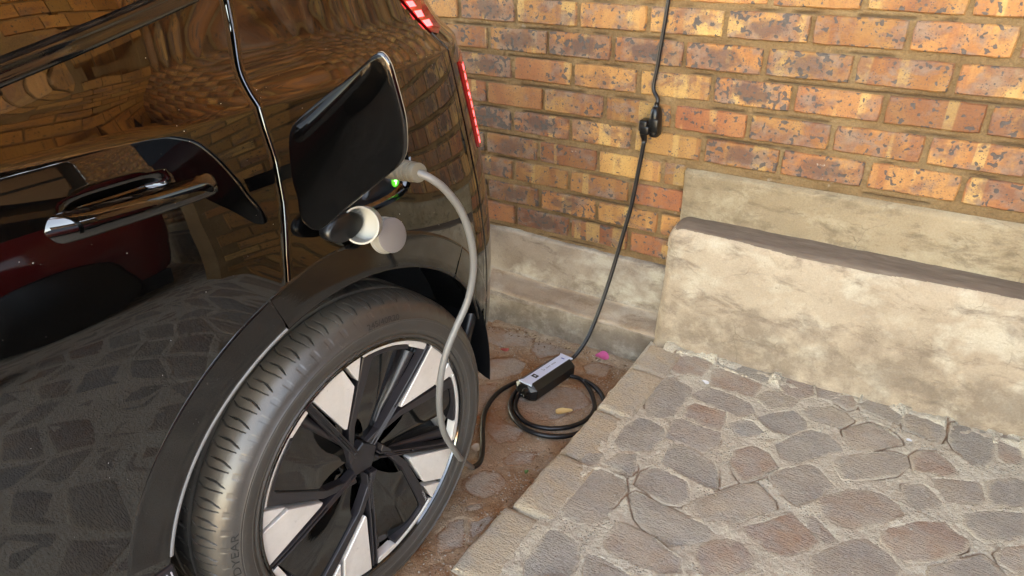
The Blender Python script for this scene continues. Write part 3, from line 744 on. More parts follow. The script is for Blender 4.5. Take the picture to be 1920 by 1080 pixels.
def filler(x0, x1, y0, y1, ang, cell, avoid, keep, seed):
    r = np.random.default_rng(seed); out = []
    ca, sa = math.cos(ang), math.sin(ang); n = int(8 / cell)
    for i in range(-n, n):
        for j in range(-n, n):
            def P(a, b):
                rr = np.random.default_rng((a + 500) * 1009 + (b + 500) * 13 + seed)
                u = (a + rr.uniform(-.17, .17)) * cell; v = (b + 0.5 * (a % 2) * 0.6 + rr.uniform(-.17, .17)) * cell * 0.92
                return np.array([u * ca - v * sa, u * sa + v * ca])
            q = np.array([P(i, j), P(i + 1, j), P(i + 1, j + 1), P(i, j + 1)]); c = q.mean(0)
            if not (x0 < c[0] < x1 and y0 < c[1] < y1) or not keep(c): continue
            out.append(inset(chaikin(q), 0.010))
    if avoid:
        cs = []
        for q in out:
            PT = np.vstack([q, q.mean(0)[None]]); D, _, _ = poly_dist(PT, avoid, 0.03); cs.append(D.min())
        out = [q for q, d in zip(out, cs) if d > 0.004]
    return out

pav = tag(empty('paving', (1.2, -0.7, 0)), 'uneven grey-brown cobbled paving with sandy joints', kind='structure')
flo = tag(empty('parking_floor', (0.2, -0.9, 0)), 'lower rusty-brown stone floor sloping down to the wall under the car', kind='structure')

def lay(polys, zf, parent, mat, limit, tag_special=None, liftf=None):
    plx, ply, _ = parent.location
    for i, pl in enumerate(polys[:limit]):
        if area(pl) < 0: pl = pl[::-1]
        V, F, c = stone(pl, zf, 100 + i, liftf(pl.mean(0)) if liftf else 0.0)
        o = obj('cobble', V - c, F, mat, parent, loc=(c[0] - plx, c[1] - ply, c[2]))
        a = o.data.attributes.new('edge', 'FLOAT', 'POINT'); n_ = len(pl); a.data.foreach_set('value', [1.0] * (2 * n_) + [0.9] * n_ + [0.45] * n_ + [0.0] * (n_ + 1))
    rest = polys[limit:]
    if rest:
        mb = MB(); rv = []
        for i, pl in enumerate(rest):
            if area(pl) < 0: pl = pl[::-1]
            V, F, c = stone(pl, zf, 900 + i); mb.add(V - np.array([plx, ply, 0]), F); rv += [random.random()] * len(V)
        o = mb.build('outer_cobbles', mat, parent); o['kind'] = 'stuff'
        a = o.data.attributes.new('rnd', 'FLOAT', 'POINT'); a.data.foreach_set('value', rv)

zu = lambda x, y: float(zup(x)); zl_ = lambda x, y: float(zlow(y))
fill_up = filler(0.80, 6.0, -4.6, -0.20, 0.62, 0.135, up_polys, lambda c: c[0] > xedge(c[1]) + 0.15 and not (c[0] < 1.72 and c[1] > -0.9 and c[0] > 0.8 and c[1] > -1.02 + (c[0] - 0.8) * 0.35), 5)
fill_up.sort(key=lambda q: np.hypot(*(q.mean(0) - np.array([1.2, -0.8]))))
fill_lo = filler(-2.4, 0.60, -4.6, -0.16, 0.35, 0.15, low_polys, lambda c: c[0] < xedge(c[1]) - 0.09, 8)
fill_lo.sort(key=lambda q: np.hypot(*(q.mean(0) - np.array([0.4, -0.7]))))
all_up, all_lo = up_polys + fill_up, low_polys + fill_lo
lay(all_up, zu, pav, MT['cobble'], 190, liftf=lambda c: random.uniform(-0.0016, 0.0010))
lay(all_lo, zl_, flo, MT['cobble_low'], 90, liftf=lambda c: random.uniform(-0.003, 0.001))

def joint_sheet(name, x0, x1, y0, y1, step, zf, polys, mat, parent, near_wall=None, xlim=None, seed=0):
    nx = int((x1 - x0) / step) + 1; ny = int((y1 - y0) / step) + 1
    X, Y = np.meshgrid(np.linspace(x0, x1, nx), np.linspace(y0, y1, ny), indexing='ij')
    PT = np.stack([X.ravel(), Y.ravel()], 1)
    D, I, S = poly_dist(PT, polys, 0.03)
    x, y = PT[:, 0], PT[:, 1]
    h = 0.0002 + 0.0024 * fbm(x * 18, y * 18, oct=4, seed=seed) + 0.0014 * fbm(x * 75, y * 75, oct=2, seed=seed + 3)
    smear = sstep(0.1, 0.7, fbm(x * 7, y * 7, oct=3, seed=seed + 9))
    h += 0.0030 * smear * sstep(0.03, 0.0, D)
    # cracks open along some stone edges
    cr = sstep(0.0042, 0.0008, np.abs(D - 0.0018)) * sstep(0.10, 0.42, fbm(x * 4.5, y * 4.5, oct=3, seed=seed + 5) + 10.0 * np.clip(S, -0.03, 0.03))
    cr *= sstep(0.03, 0.022, D)
    h -= 0.006 * cr
    h = np.where(D < -0.004, -0.008 + 0.0 * h, h)
    if near_wall is not None: h = h + near_wall(x, y)
    V = np.stack([x - parent.location[0], y - parent.location[1], zf(x, y) + h], 1)
    o = obj(name, V, grid_faces(nx, ny), mat, parent)
    a = o.data.attributes.new('crack', 'FLOAT', 'POINT'); a.data.foreach_set('value', (cr * 0.85).astype(float))
    return o
Xc = lambda x, y: zup(x)
joint_sheet('joint_bed', 0.70, 1.85, -1.36, -0.10, 0.0030, lambda x, y: zup(x) + 0.0, all_up[:120], MT['joint'], pav,
            near_wall=lambda x, y: (0.010 + 0.008 * fbm(x * 14, y * 14, oct=3, seed=58)) * sstep(-0.225, -0.165, y) + 0.004 * fbm(x * 25, y * 25, oct=3, seed=57) * sstep(-0.30, -0.2, y), seed=50)
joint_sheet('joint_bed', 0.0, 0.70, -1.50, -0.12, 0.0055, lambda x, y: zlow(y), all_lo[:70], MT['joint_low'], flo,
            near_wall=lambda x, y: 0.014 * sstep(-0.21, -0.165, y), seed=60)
mb = MB()
for (x0, x1, y0, y1) in ((1.85, 8, -6, 0), (0.70, 1.85, -6, -1.36)):
    mb.add([(x0 - 1.2, y0 + .7, float(zup(x0))), (x1 - 1.2, y0 + .7, float(zup(x1))), (x1 - 1.2, y1 + .7, float(zup(x1))), (x0 - 1.2, y1 + .7, float(zup(x0)))], [(0, 1, 2, 3)])
mb.build('joint_bed', MT['joint'], pav, False)
mb = MB()
ys = [-6, -1.5, -1.3, -0.9, -0.5, -0.1]
for (x0, x1, sel) in ((-3, 0.0, ys), (0.0, 0.7, [-6, -1.5])):
    for a, b in zip(sel[:-1], sel[1:]):
        mb.add([(x0 - .2, a + .9, float(zlow(a)) - .001), (x1 - .2, a + .9, float(zlow(a)) - .001), (x1 - .2, b + .9, float(zlow(b)) - .001), (x0 - .2, b + .9, float(zlow(b)) - .001)], [(0, 1, 2, 3)])
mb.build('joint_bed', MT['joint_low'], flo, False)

# ------------------------------------------------------------------ kerb bricks along the step
krb = tag(empty('kerb', (0.67, -0.7, 0)), 'row of pale brown kerb bricks edging the raised paving', kind='structure')
ky = [-0.181, -0.339, -0.580, -0.805, -1.036, -1.270, -1.505, -1.74, -1.975, -2.21, -2.445]
kxo = [0.0, -0.002, 0.002, 0.002, -0.014, 0.010, 0.0, 0.0, 0.0, 0.0]
kz = [0.010, 0.011, 0.004, 0.008, 0.001, 0.003, 0.0, 0.002, 0.0, 0.001]
for i in range(len(ky) - 1):
    ya, yb = ky[i + 1] + 0.0035, ky[i] - 0.0035
    n = 22; m = 12; W_ = 0.112
    yc = (ya + yb) / 2; xc0 = float(xedge(yc)) + kxo[i]
    V = []
    ring = [(0, -0.13), (0.0005, -0.012), (0.002, -0.004), (0.006, -0.0008), (0.012, 0.0), (0.04, 0.0005), (0.075, 0.0), (0.098, -0.001), (W_, -0.004), (W_, -0.05)]
    yl = np.linspace(ya, yb, n)
    for a, y in enumerate(yl):
        e = min(y - ya, yb - y); dz = -0.006 * (1 - sstep(0, 0.008, e))
        for b, (dx_, dz_) in enumerate(ring):
            xw = dx_ + (float(fbm(y * 30 + i * 9, 0.3, oct=3, seed=70)) * 0.0035 if b < 5 else 0)
            zz = kz[i] + dz_ + (dz if dz_ > -0.02 else 0) + 0.0012 * float(fbm(y * 35, dx_ * 35, oct=2, seed=71 + i)) 
            V.append((xw + (y - yc) * 0.041, y - yc, zz))
    F = grid_faces(n, len(ring), flip=False)
    nR = len(ring); F.append(tuple(range(nR))); F.append(tuple((n - 1) * nR + b for b in range(nR - 1, -1, -1)))
    o = obj('kerb_brick', V, F, MT['kerb'], krb, loc=(xc0 - 0.67, yc + 0.7, 0))
    o.rotation_euler = (random.gauss(0, .006), random.gauss(0, .008), 0)
# sandy fill behind and under the kerb bricks
mb = MB(); mb.add(*boxvf(0.62 - 0.67 + 0.02, 0.745 - 0.67, -2.4 + .7, -0.15 + .7, -0.14, -0.006))
mb.build('kerb_bedding', MT['joint'], krb, False)
# ------------------------------------------------------------------ the black car (local frame: x outward, y rearward, z up; origin under the rear axle end)
CW = np.array([0.510, -1.362]); YAW = -0.06956442148452266
NRM = np.array([math.cos(YAW), math.sin(YAW), 0.0]); UU = np.array([-math.sin(YAW), math.cos(YAW), 0.0])
car = tag(empty('parked_car', (CW[0], CW[1], 0.0), YAW), 'glossy black electric hatchback plugged in with its charging flap open', 'car')
WR, WZ = 0.352, 0.352

SP = [(-3.45, -0.75), (-3.42, -0.5), (-3.32, -0.27), (-3.1, -0.11), (-2.75, -0.035), (-2.2, -0.006), (-1.5, 0.0), (-0.9, 0.002), (-0.4, 0.001), (-0.1, 0.0), (0.1, -0.001), (0.22, -0.007), (0.32, -0.023), (0.42, -0.054), (0.50, -0.096), (0.57, -0.147), (0.63, -0.202), (0.68, -0.266), (0.715, -0.35), (0.74, -0.48), (0.752, -0.66), (0.756, -0.91)]
_pl = catmull(SP, 40)
_al = np.concatenate([[0], np.cumsum(np.linalg.norm(np.diff(_pl, axis=0), axis=1))])
_al -= np.interp(0.0, _pl[:, 0], _al)                     # t = 0 at s = 0
_dn = np.gradient(_pl, axis=0); _dn /= np.linalg.norm(_dn, axis=1)[:, None]
_nn = np.stack([-_dn[:, 1], _dn[:, 0]], 1)               # outward normal in (s, o)
ZC = 1.075
LOz = [0.17, 0.25, 0.33, 0.46, 0.60, 0.75, 0.87, 0.95, 1.02, 1.06, ZC]
DOORL = [-0.070, -0.032, -0.018, -0.014, -0.010, -0.003, 0.0, -0.007, -0.0185, -0.0275, -0.0315]
HIPL = [-0.060, -0.026, -0.012, 0.003, 0.009, 0.000, -0.0170, -0.0300, -0.0420, -0.0495, -0.0525]
HIz = [ZC, 1.082, 1.095, 1.11, 1.13, 1.16, 1.20, 1.25, 1.32, 1.40, 1.47, 1.51]
DOORH = [-0.0315, -0.0350, -0.043, -0.052, -0.063, -0.076, -0.092, -0.112, -0.145, -0.188, -0.236, -0.30]
HIPH = [-0.0525, -0.0595, -0.074, -0.088, -0.101, -0.113, -0.126, -0.141, -0.166, -0.202, -0.244, -0.30]
def prof(t, z):
    t, z = np.broadcast_arrays(np.asarray(t, float), np.asarray(z, float))
    wgt = sstep(-0.30, 0.08, t)
    lo = (1 - wgt) * hermite(LOz, DOORL, z) + wgt * hermite(LOz, HIPL, z)
    hi = (1 - wgt) * hermite(HIz, DOORH, z) + wgt * hermite(HIz, HIPH, z)
    return np.where(z <= ZC, lo, hi)
def body(t, z, off=0.0):
    t, z = np.broadcast_arrays(np.asarray(t, float), np.asarray(z, float))
    p = prof(t, z) + off
    s = np.interp(t, _al, _pl[:, 0]) + np.interp(t, _al, _nn[:, 0]) * p
    o = np.interp(t, _al, _pl[:, 1]) + np.interp(t, _al, _nn[:, 1]) * p
    return np.stack([o, s, z + 0 * s], -1)
_tt = np.linspace(-1.6, 0.75, 500)
def Osz(s, z, off=0.0):
    """outward offset of the side surface at side position s, height z"""
    q = body(_tt, z, off); return float(np.interp(s, q[:, 1], q[:, 0]))
def car_plane(p, o):
    h = hp(p, np.array([CW[0], CW[1], 0]) + NRM * o, NRM); r = h - np.array([CW[0], CW[1], 0]); return r @ UU, h[2]
def pix_body(p, off=0.0):
    o = 0.0
    for _ in range(25):
        s, z = car_plane(p, o); o = 0.5 * o + 0.5 * Osz(s, z, off)
    return s, z
def pix_s(p, s0, ang=0.0):
    """pixel onto the vertical plane at side position s0, turned by ang; returns distance along it and height"""
    H = np.array([CW[0], CW[1], 0]) + UU * s0; dv = NRM * math.cos(ang) - UU * math.sin(ang); n = np.cross(dv, (0, 0, 1)); h = hp(p, H, n)
    return (h - H) @ dv, h[2]

GAPPX = [(425, 1), (437, 60), (450, 140), (470, 180), (495, 240), (515, 300), (530, 380), (536, 480), (541, 560), (540, 618)]
_g = sorted([pix_body(p)[::-1] for p in GAPPX]); GZ = [q[0] for q in _g]; GS = [q[1] for q in _g]
def gap(z): return np.interp(z, GZ, GS)
def belt(s): return 1.157 + 0.205 * (np.clip(s, -0.5, 0.2) + 0.369) + 0.06 * (np.minimum(s, -0.5) + 0.5)
ARCH_IN, ARCH_OUT = 0.408, 0.477

zrow = np.concatenate([np.linspace(0.19, 1.045, 118), np.linspace(1.052, 1.070, 4), [1.0735, 1.0755, 1.0775, 1.0805, 1.084], np.linspace(1.09, 1.15, 11)])

def panel(tl, tr, zs, ncol, tfun=None, edge_l=True, edge_r=True):
    """grid between boundary curves tl(z), tr(z); rolled-in edges where asked"""
    V = []
    u = np.linspace(0, 1, ncol)
    for z in zs:
        a, b = float(tl(z)), float(tr(z))
        row = []
        tt = a + (b - a) * u
        if edge_l: row += [(a + 0.0010, -0.014), (a, -0.0018), (a + 0.0004, -0.0003)]
        row += [(t, 0.0) for t in (tt[1:-1] if True else tt)]
        if edge_l: pass
        if edge_r: row += [(b - 0.0004, -0.0003), (b, -0.0018), (b - 0.0010, -0.014)]
        else: row += [(b, 0.0)]
        if not edge_l: row = [(a, 0.0)] + row
        R = np.array(row); V.append(body(R[:, 0], z, 0.0) + np.stack([R[:, 1], 0 * R[:, 1], 0 * R[:, 1]], 1))
    return np.concatenate(V), grid_faces(len(zs), len(V[0])), len(V[0])
def cut(V, F, tests):
    C = np.array([V[list(q)].mean(0) for q in F]); keep = np.ones(len(F), bool)
    for t in tests: keep &= ~t(C)
    return compact(list(map(tuple, V)), [q for q, k in zip(F, keep) if k])
in_arch = lambda C: np.hypot(C[:, 1], C[:, 2] - WZ) < 0.445

# ---- charge pocket outline on the body (side position, height)
POCK = catmull([(0.035, 0.872), (0.10, 0.862), (0.17, 0.866), (0.198, 0.884), (0.205, 0.93), (0.200, 1.0), (0.188, 1.035), (0.15, 1.046), (0.04, 1.046), (0.006, 1.036), (-0.008, 1.0), (-0.006, 0.92), (0.006, 0.884)], 6, closed=True)
def in_poly(px, py, pl):
    ins = np.zeros(len(px), bool)
    for a, b in zip(pl, np.roll(pl, -1, 0)):
        ins ^= ((a[1] > py) != (b[1] > py)) & (px < (b[0] - a[0]) * (py - a[1]) / (b[1] - a[1] + 1e-15) + a[0])
    return ins
def snap(V, pl, cell):
    """move vertices close to the outline onto it"""
    q = catmull(pl, 4, closed=True) if len(pl) < 60 else pl
    for i in range(len(V)):
        if V[i][2] < pl[:, 1].min() - cell or V[i][2] > pl[:, 1].max() + cell or V[i][1] < pl[:, 0].min() - cell or V[i][1] > pl[:, 0].max() + cell: continue
        best = None
        d2 = (pl[:, 0] - V[i][1]) ** 2 + (pl[:, 1] - V[i][2]) ** 2; k = int(np.argmin(d2))
        for a, b in ((pl[k - 1], pl[k]), (pl[k], pl[(k + 1) % len(pl)])):
            ab = b - a; t = np.clip(((V[i][1] - a[0]) * ab[0] + (V[i][2] - a[1]) * ab[1]) / (ab @ ab + 1e-12), 0, 1); c = a + t * ab
            dd = math.hypot(c[0] - V[i][1], c[1] - V[i][2])
            if best is None or dd < best[0]: best = (dd, c)
        if best[0] < cell * 0.55: V[i][1], V[i][2] = best[1]; V[i][0] = Osz(best[1][0], best[1][1])
    return V

# ---- rear quarter panel
SEAMPX = [(857, 150), (858, 200), (865, 300), (878, 400), (884, 450)]
tq_end = 0.455
zq = np.concatenate([zrow, np.linspace(1.157, 1.50, 46)])
V, F, _ = panel(lambda z: gap(z) + 0.0015 if z < 1.235 else gap(1.235) + 0.0015 + (z - 1.235) * 0.95, lambda z: tq_end if z < 1.09 else tq_end + 0.0 * z, zq, 100, edge_l=True, edge_r=True)
V = snap(V, POCK, 0.0075)
v, f = cut(V, F, [in_arch, lambda C: in_poly(C[:, 1], C[:, 2], POCK)])
obj('rear_quarter_panel', v, f, MT['paint'], car)

# ---- rear bumper and tail, from the seam round to the centre
zb = np.concatenate([np.linspace(0.28, 1.045, 60), np.linspace(1.052, 1.070, 4), [1.0735, 1.0755, 1.0775, 1.0805, 1.084], np.linspace(1.09, 1.15, 10), np.linspace(1.16, 1.50, 24)])
V, F, _ = panel(lambda z: tq_end + 0.0035, lambda z: 1.30, zb, 90, edge_l=True, edge_r=False)
v, f = cut(V, F, [in_arch]); bump_o = obj('rear_bumper', v, f, MT['paint'], car)

# ---- rear door with a sunk grip
HZ, HS = 1.004, -0.290
zsc = lambda z: z if z <= 1.09 else 1.09 + (z - 1.09) / 0.06 * (float(belt(-0.09)) - 1.09)
zdoor = np.concatenate([[0.4605, 0.4630], zrow[zrow > 0.466]])
V, F, ncol = panel(lambda z: -1.30, lambda z: float(gap(zsc(z))) - 0.0015, zdoor, 230, edge_l=True, edge_r=True)
top = V[:, 2] > 1.09
bz = belt(V[:, 1]); V[:, 2] = np.where(top, 1.09 + (V[:, 2] - 1.09) / 0.06 * (bz - 1.09), V[:, 2])
for i in np.where(top)[0]: 
    r_ = V[i]; V[i][0] = V[i][0] + (Osz(r_[1], r_[2]) - Osz(r_[1], 1.09 + (r_[2] - 1.09) / (belt(r_[1]) - 1.09) * 0.06)) if True else V[i][0]
for (cs, cz_, la, lb, dp) in ((-0.306, HZ + 0.0165, 0.070, 0.0115, 0.016),):     # finger slots above and below the bar
    a = (V[:, 1] - cs) / la; b = (V[:, 2] - cz_) / lb
    rr = (np.abs(a) ** 4 + np.abs(b) ** 2.6) ** (1 / 3.0)
    V[:, 0] -= dp * sstep(1.0, 0.45, rr)
rad_ = np.hypot(V[:, 1], V[:, 2] - WZ)
for i in np.where(np.abs(rad_ - 0.4130) < 0.0042)[0]:
    k_ = 0.4130 / rad_[i]; dp_ = V[i][0] - Osz(V[i][1], V[i][2]); V[i][1] *= k_; V[i][2] = WZ + (V[i][2] - WZ) * k_; V[i][0] = Osz(V[i][1], V[i][2]) + dp_
v, f = cut(V, F, [lambda C: np.hypot(C[:, 1], C[:, 2] - WZ) < 0.4128]); door = obj('rear_door', v, f, MT['paint'], car)
# grip bar
def hx(u): return HS + u * 0.1165
L = 40; K = 18; Vh = []
for i in range(L):
    u = -1 + 2 * i / (L - 1)
    endf = math.sqrt(max(0.0, 1 - max(0.0, (abs(u) - 0.90) / 0.10) ** 2))
    half = (0.0185 - 0.0030 * (u + 1) / 2) * (0.25 + 0.75 * endf)
    sk = -0.004 * u
    s_ = hx(u); base = Osz(s_, 1.0)
    front = base + 0.010 - 0.016 * max(0, (-u - 0.45) / 0.55) ** 2 - 0.006 * max(0, (u - 0.7) / 0.3) ** 2
    back = base - 0.010 - 0.004 * (1 - endf)
    for k in range(K):
        a_ = 2 * math.pi * k / K; cx, cz = math.cos(a_), math.sin(a_)
        cx = np.sign(cx) * abs(cx) ** 0.55; cz = np.sign(cz) * abs(cz) ** 0.7
        Vh.append(((front + back) / 2 + (front - back) / 2 * cx * (0.4 + 0.6 * endf) - 0.007 * max(0, cz) * (cx > 0), s_, HZ - 0.001 + half * cz + sk))
Fh = grid_faces(L, K, closed_v=True); Fh.append(tuple(range(K))); Fh.append(tuple((L - 1) * K + k for k in range(K - 1, -1, -1)))
obj('door_handle', Vh, Fh, MT['paint'], door)

# ---- front half of the side, the far side, roof and nose (barely in the picture's neighbourhood, kept simple)
zf = np.concatenate([np.linspace(0.19, 1.06, 30), [1.0735, 1.0775, 1.084], np.linspace(1.09, 1.15, 6)])
V, F, _ = panel(lambda z: -2.25, lambda z: -1.305, zf, 30)
obj('front_door', V, F, MT['paint'], car)
V, F, _ = panel(lambda z: -3.95, lambda z: -2.255, zf, 60, edge_l=False)
v, f = cut(V, F, [lambda C: np.hypot(C[:, 1] + 2.65, C[:, 2] - WZ) < 0.41]); fend = obj('front_wing', v, f, MT['paint'], car)
WID = 1.80
def mirror(v): return [(-p[0] - WID, p[1], p[2]) for p in v]
V, F, _ = panel(lambda z: -3.95, lambda z: 1.30, zq, 130, edge_l=False, edge_r=False)
keep = lambda C: (np.hypot(C[:, 1], C[:, 2] - WZ) < 0.41) | (np.hypot(C[:, 1] + 2.65, C[:, 2] - WZ) < 0.41) | ((C[:, 2] > 1.14) & (C[:, 1] < 0.0))
v, f = cut(V, F, [keep]); obj('far_side_panel', mirror(v), f, MT['paint'], car)
# windows: rear-door glass on the near side and its mate, trim along the belt
def glass(name, sa, sb, ztop, mir=False):
    V = []
    ss = np.linspace(sa, sb, 40)
    for s in ss:
        z0 = float(belt(s)); 
        for k in range(14):
            z = z0 + (ztop - z0) * k / 13; V.append((Osz(s, z0) - 0.008 - 0.44 * (z - z0) - 0.10 * (z - z0) ** 2, s, z))
    if mir: V = mirror(V)
    return obj(name, V, grid_faces(40, 14), MT['glass'], car)
gl = glass('rear_door_window', -1.28, -0.10, 1.46); glass('far_window', -1.28, -0.10, 1.46, True)
V = []
for s in np.linspace(-2.3, -1.32, 20):
    z0 = 1.10
    for k in range(8): z = z0 + (1.44 - z0) * k / 7 * (1 - max(0, (-s - 1.75)) * 1.6); V.append((Osz(max(s, -1.5), z) - 0.010, s, z))
obj('front_door_window', V, grid_faces(20, 8), MT['glass'], car); obj('far_front_window', mirror(V), grid_faces(20, 8), MT['glass'], car)
bl = [(Osz(s, float(belt(s)) + 0.004) + 0.001, s, float(belt(s)) + 0.004) for s in np.linspace(-1.3, -0.085, 60)]
Vt = []
for (x, y, z) in bl:
    for dx_, dz_ in ((-0.012, -0.006), (0.0005, -0.007), (0.004, -0.003), (0.0035, 0.003), (0.000, 0.009), (0.0022, 0.012), (0.001, 0.018), (-0.006, 0.021), (-0.014, 0.021)): Vt.append((x + dx_, y, z + dz_))
obj('window_trim', Vt, grid_faces(60, 9), MT['gloss_black'], car)
# roof, tailgate glass, bonnet
V = []
for i, s in enumerate(np.linspace(-2.1, 0.55, 24)):
    for k in range(13):
        u = k / 12; xa = Osz(min(s, 0.3), 1.50) - 0.0; xb = -WID - xa
        V.append((xa + (xb - xa) * u, s, 1.50 + 0.05 * math.sin(math.pi * u) - 0.10 * max(0, (-s - 1.3)) ** 2 - 0.25 * max(0, s - 0.1) ** 2))
obj('roof', V, grid_faces(24, 13), MT['paint'], car)
V = []
for i, s in enumerate(np.linspace(-3.45, -2.05, 16)):
    for k in range(13):
        u = k / 12; xa = -0.12 - 0.25 * max(0, -s - 3.1); xb = -WID - xa
        V.append((xa + (xb - xa) * u, s, (1.06 - 0.10 * max(0, (-s - 2.4))) + 0.04 * math.sin(math.pi * u)))
obj('bonnet', V, grid_faces(16, 13), MT['paint'], car)
obj('windscreen', [(-0.14, -2.75, 1.05), (-WID + 0.14, -2.75, 1.05), (-WID + 0.28, -1.95, 1.47), (-0.28, -1.95, 1.47)], [(0, 1, 2, 3)], MT['glass'], car)
obj('floor_pan', *boxvf(-WID + 0.25, -0.26, -3.2, 0.62, 0.20, 0.24), MT['void'], car, False)
obj('cabin_lining', *boxvf(-WID + 0.22, -0.20, -2.0, 0.45, 0.30, 1.02), MT['void'], car, False)
# sill with ribbed end
sv, sf_ = boxvf(-0.30, -0.022, -2.3, -0.43, 0.18, 0.30, 0.012); obj('sill', sv, sf_, MT['cladding'], car, False)
obj('sill_cladding', *boxvf(-0.12, -0.010, -1.28, -0.394, 0.19, 0.457, 0.006), MT['satin_black'], car)
mb = MB()
for k in range(24):
    s_ = -0.403 - k * 0.0068; mb.add(*boxvf(-0.02, -0.0075, s_ - 0.0012, s_ + 0.0012, 0.36, 0.448, 0.0006, 1))
mb.build('sill_ribs', MT['rib_grey'], car)

# ---- wheel-arch cladding, liner and flap behind the tyre
def arch_strip(a0, a1, n=120, r0=ARCH_IN, r1=ARCH_OUT, off=0.0012, flush=False):
    V = []
    prof_ = [(r1 + 0.003, -0.008), (r1, 0.0), (r1 - 0.003, off * 0.8), (r1 - 0.02, off + 0.0004), (r0 + 0.025, off + 0.0018), (r0 + 0.006, off + 0.003), (r0 + 0.0015, off + 0.0018), (r0, off - 0.003), (r0, off - 0.012), (r0 + 0.004, off - 0.03)]
    if flush: prof_ = [(r1 + 0.0012, -0.0012), (r1, 0.0006), (r1 - 0.006, 0.0008), (r1 - 0.02, 0.0010), (r0 + 0.025, 0.0016), (r0 + 0.006, 0.0022), (r0 + 0.0015, 0.0014), (r0, -0.003), (r0, -0.012), (r0 + 0.004, -0.03)]
    for a_ in np.linspace(a0, a1, n):
        for r, d in prof_:
            rr_ = r
            s_, z_ = rr_ * math.cos(a_), WZ + rr_ * math.sin(a_)
            base = Osz(s_, max(0.28, z_))
            V.append((base + d, s_, z_))
    return V, grid_faces(n, len(prof_))
R_ = math.radians
obj('wheel_arch_trim', *arch_strip(R_(47.5), R_(107.9), flush=True), MT['cladding'], car)
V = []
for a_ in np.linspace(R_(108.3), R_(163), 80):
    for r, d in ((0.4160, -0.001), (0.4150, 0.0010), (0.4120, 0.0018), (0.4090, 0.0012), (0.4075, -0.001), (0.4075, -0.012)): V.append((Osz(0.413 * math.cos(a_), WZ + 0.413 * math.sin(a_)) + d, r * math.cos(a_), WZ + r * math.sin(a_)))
obj('arch_lip', V, grid_faces(80, 6), MT['lip'], car)  # strip along the lip, its sky highlight put into the colour
obj('door_arch_trim', *arch_strip(R_(108.4), R_(163), r0=0.4135, flush=True), MT['cladding'], car)
obj('bumper_arch_trim', *arch_strip(R_(19), R_(46.8), flush=True), MT['cladding'], car)
V = []
for a_ in np.linspace(R_(-8), R_(188), 60):
    for o_ in (-0.012, -0.03, -0.06, -0.12, -0.20, -0.30):
        rr_ = ARCH_IN + 0.010 + 0.018 * sstep(-0.01, -0.08, o_); V.append((o_ + 0.5 * (Osz(ARCH_IN * math.cos(a_), 0.6) - 0.0), rr_ * math.cos(a_), WZ + rr_ * math.sin(a_)))
obj('arch_liner', V, grid_faces(60, 6), MT['liner'], car)
obj('arch_back', [(-0.30 + 0, 0.45 * math.cos(a_), WZ + 0.45 * math.sin(a_)) for a_ in np.linspace(0, 2 * math.pi, 40, endpoint=False)], [tuple(range(40))], MT['void'], car, False)
V = []
for i, (s_, z_) in enumerate(((0.390, 0.50), (0.372, 0.47), (0.358, 0.445), (0.350, 0.425), (0.346, 0.412))):
    o_ = Osz(0.39, 0.6)
    for (dx_, ds_) in ((-0.16, -0.012), (-0.012, -0.016), (0.0, -0.010), (0.002, 0.006), (-0.02, 0.012)): V.append((o_ + dx_ - 0.01, s_ + ds_, z_))
obj('mud_flap', V, grid_faces(5, 5), MT['black_plastic'], car)

# ---- tail lamps
def body_patch(ts, zs, off, depth=0.010):
    """patch on the body between left/right edge functions given as list of (z, t0, t1)"""
    V = []
    for z, t0, t1 in zs:
        u = np.linspace(t0, t1, ts); n = len(u)
        R = body(u, z, off); Rin = body(np.array([t0 - 0.001, t1 + 0.001]), z, -depth)
        V += [Rin[0]] + list(R) + [Rin[1]]
    V = np.array(V); nc = ts + 2; F = grid_faces(len(zs), nc)
    F.append(tuple(range(nc))); F.append(tuple((len(zs) - 1) * nc + k for k in range(nc - 1, -1, -1)))
    return V, F
def lampT(z): return 0.530 + 0.020 * (1.07 - z) / 0.19
rows = []
for z in np.linspace(0.832, 1.036, 26):
    e = min(1.0, (z - 0.832) / 0.022)
    c0, c1 = lampT(z) - 0.004, 0.690
    sh = 1 - math.sqrt(1 - (1 - e) ** 2) if e < 1 else 0
    rows.append((z, c0 + 0.045 * sh, c1 - 0.03 * sh))
tl = obj('tail_lamp', *body_patch(16, rows, 0.0045), MT['lens'], car)
for k in range(9):
    z0 = 1.026 - k * 0.0208
    rw = [(z, lampT(z) + 0.026, lampT(z) + 0.034) for z in np.linspace(z0 - 0.0135, z0, 3)]
    obj('lamp_segment', *body_patch(4, rw, 0.0056, 0.003), MT['led'], tl)
    rw = [(z, lampT(z) + 0.040, lampT(z) + 0.060) for z in np.linspace(z0 - 0.0155, z0, 3)]
    obj('lamp_glow', *body_patch(4, rw, 0.0052, 0.003), MT['led_dim'], tl)
rw = [(z, lampT(z) + 0.004, lampT(z) + 0.026) for z in (0.962, 0.966)]
obj('lamp_segment', *body_patch(4, rw, 0.0056, 0.003), MT['led'], tl)
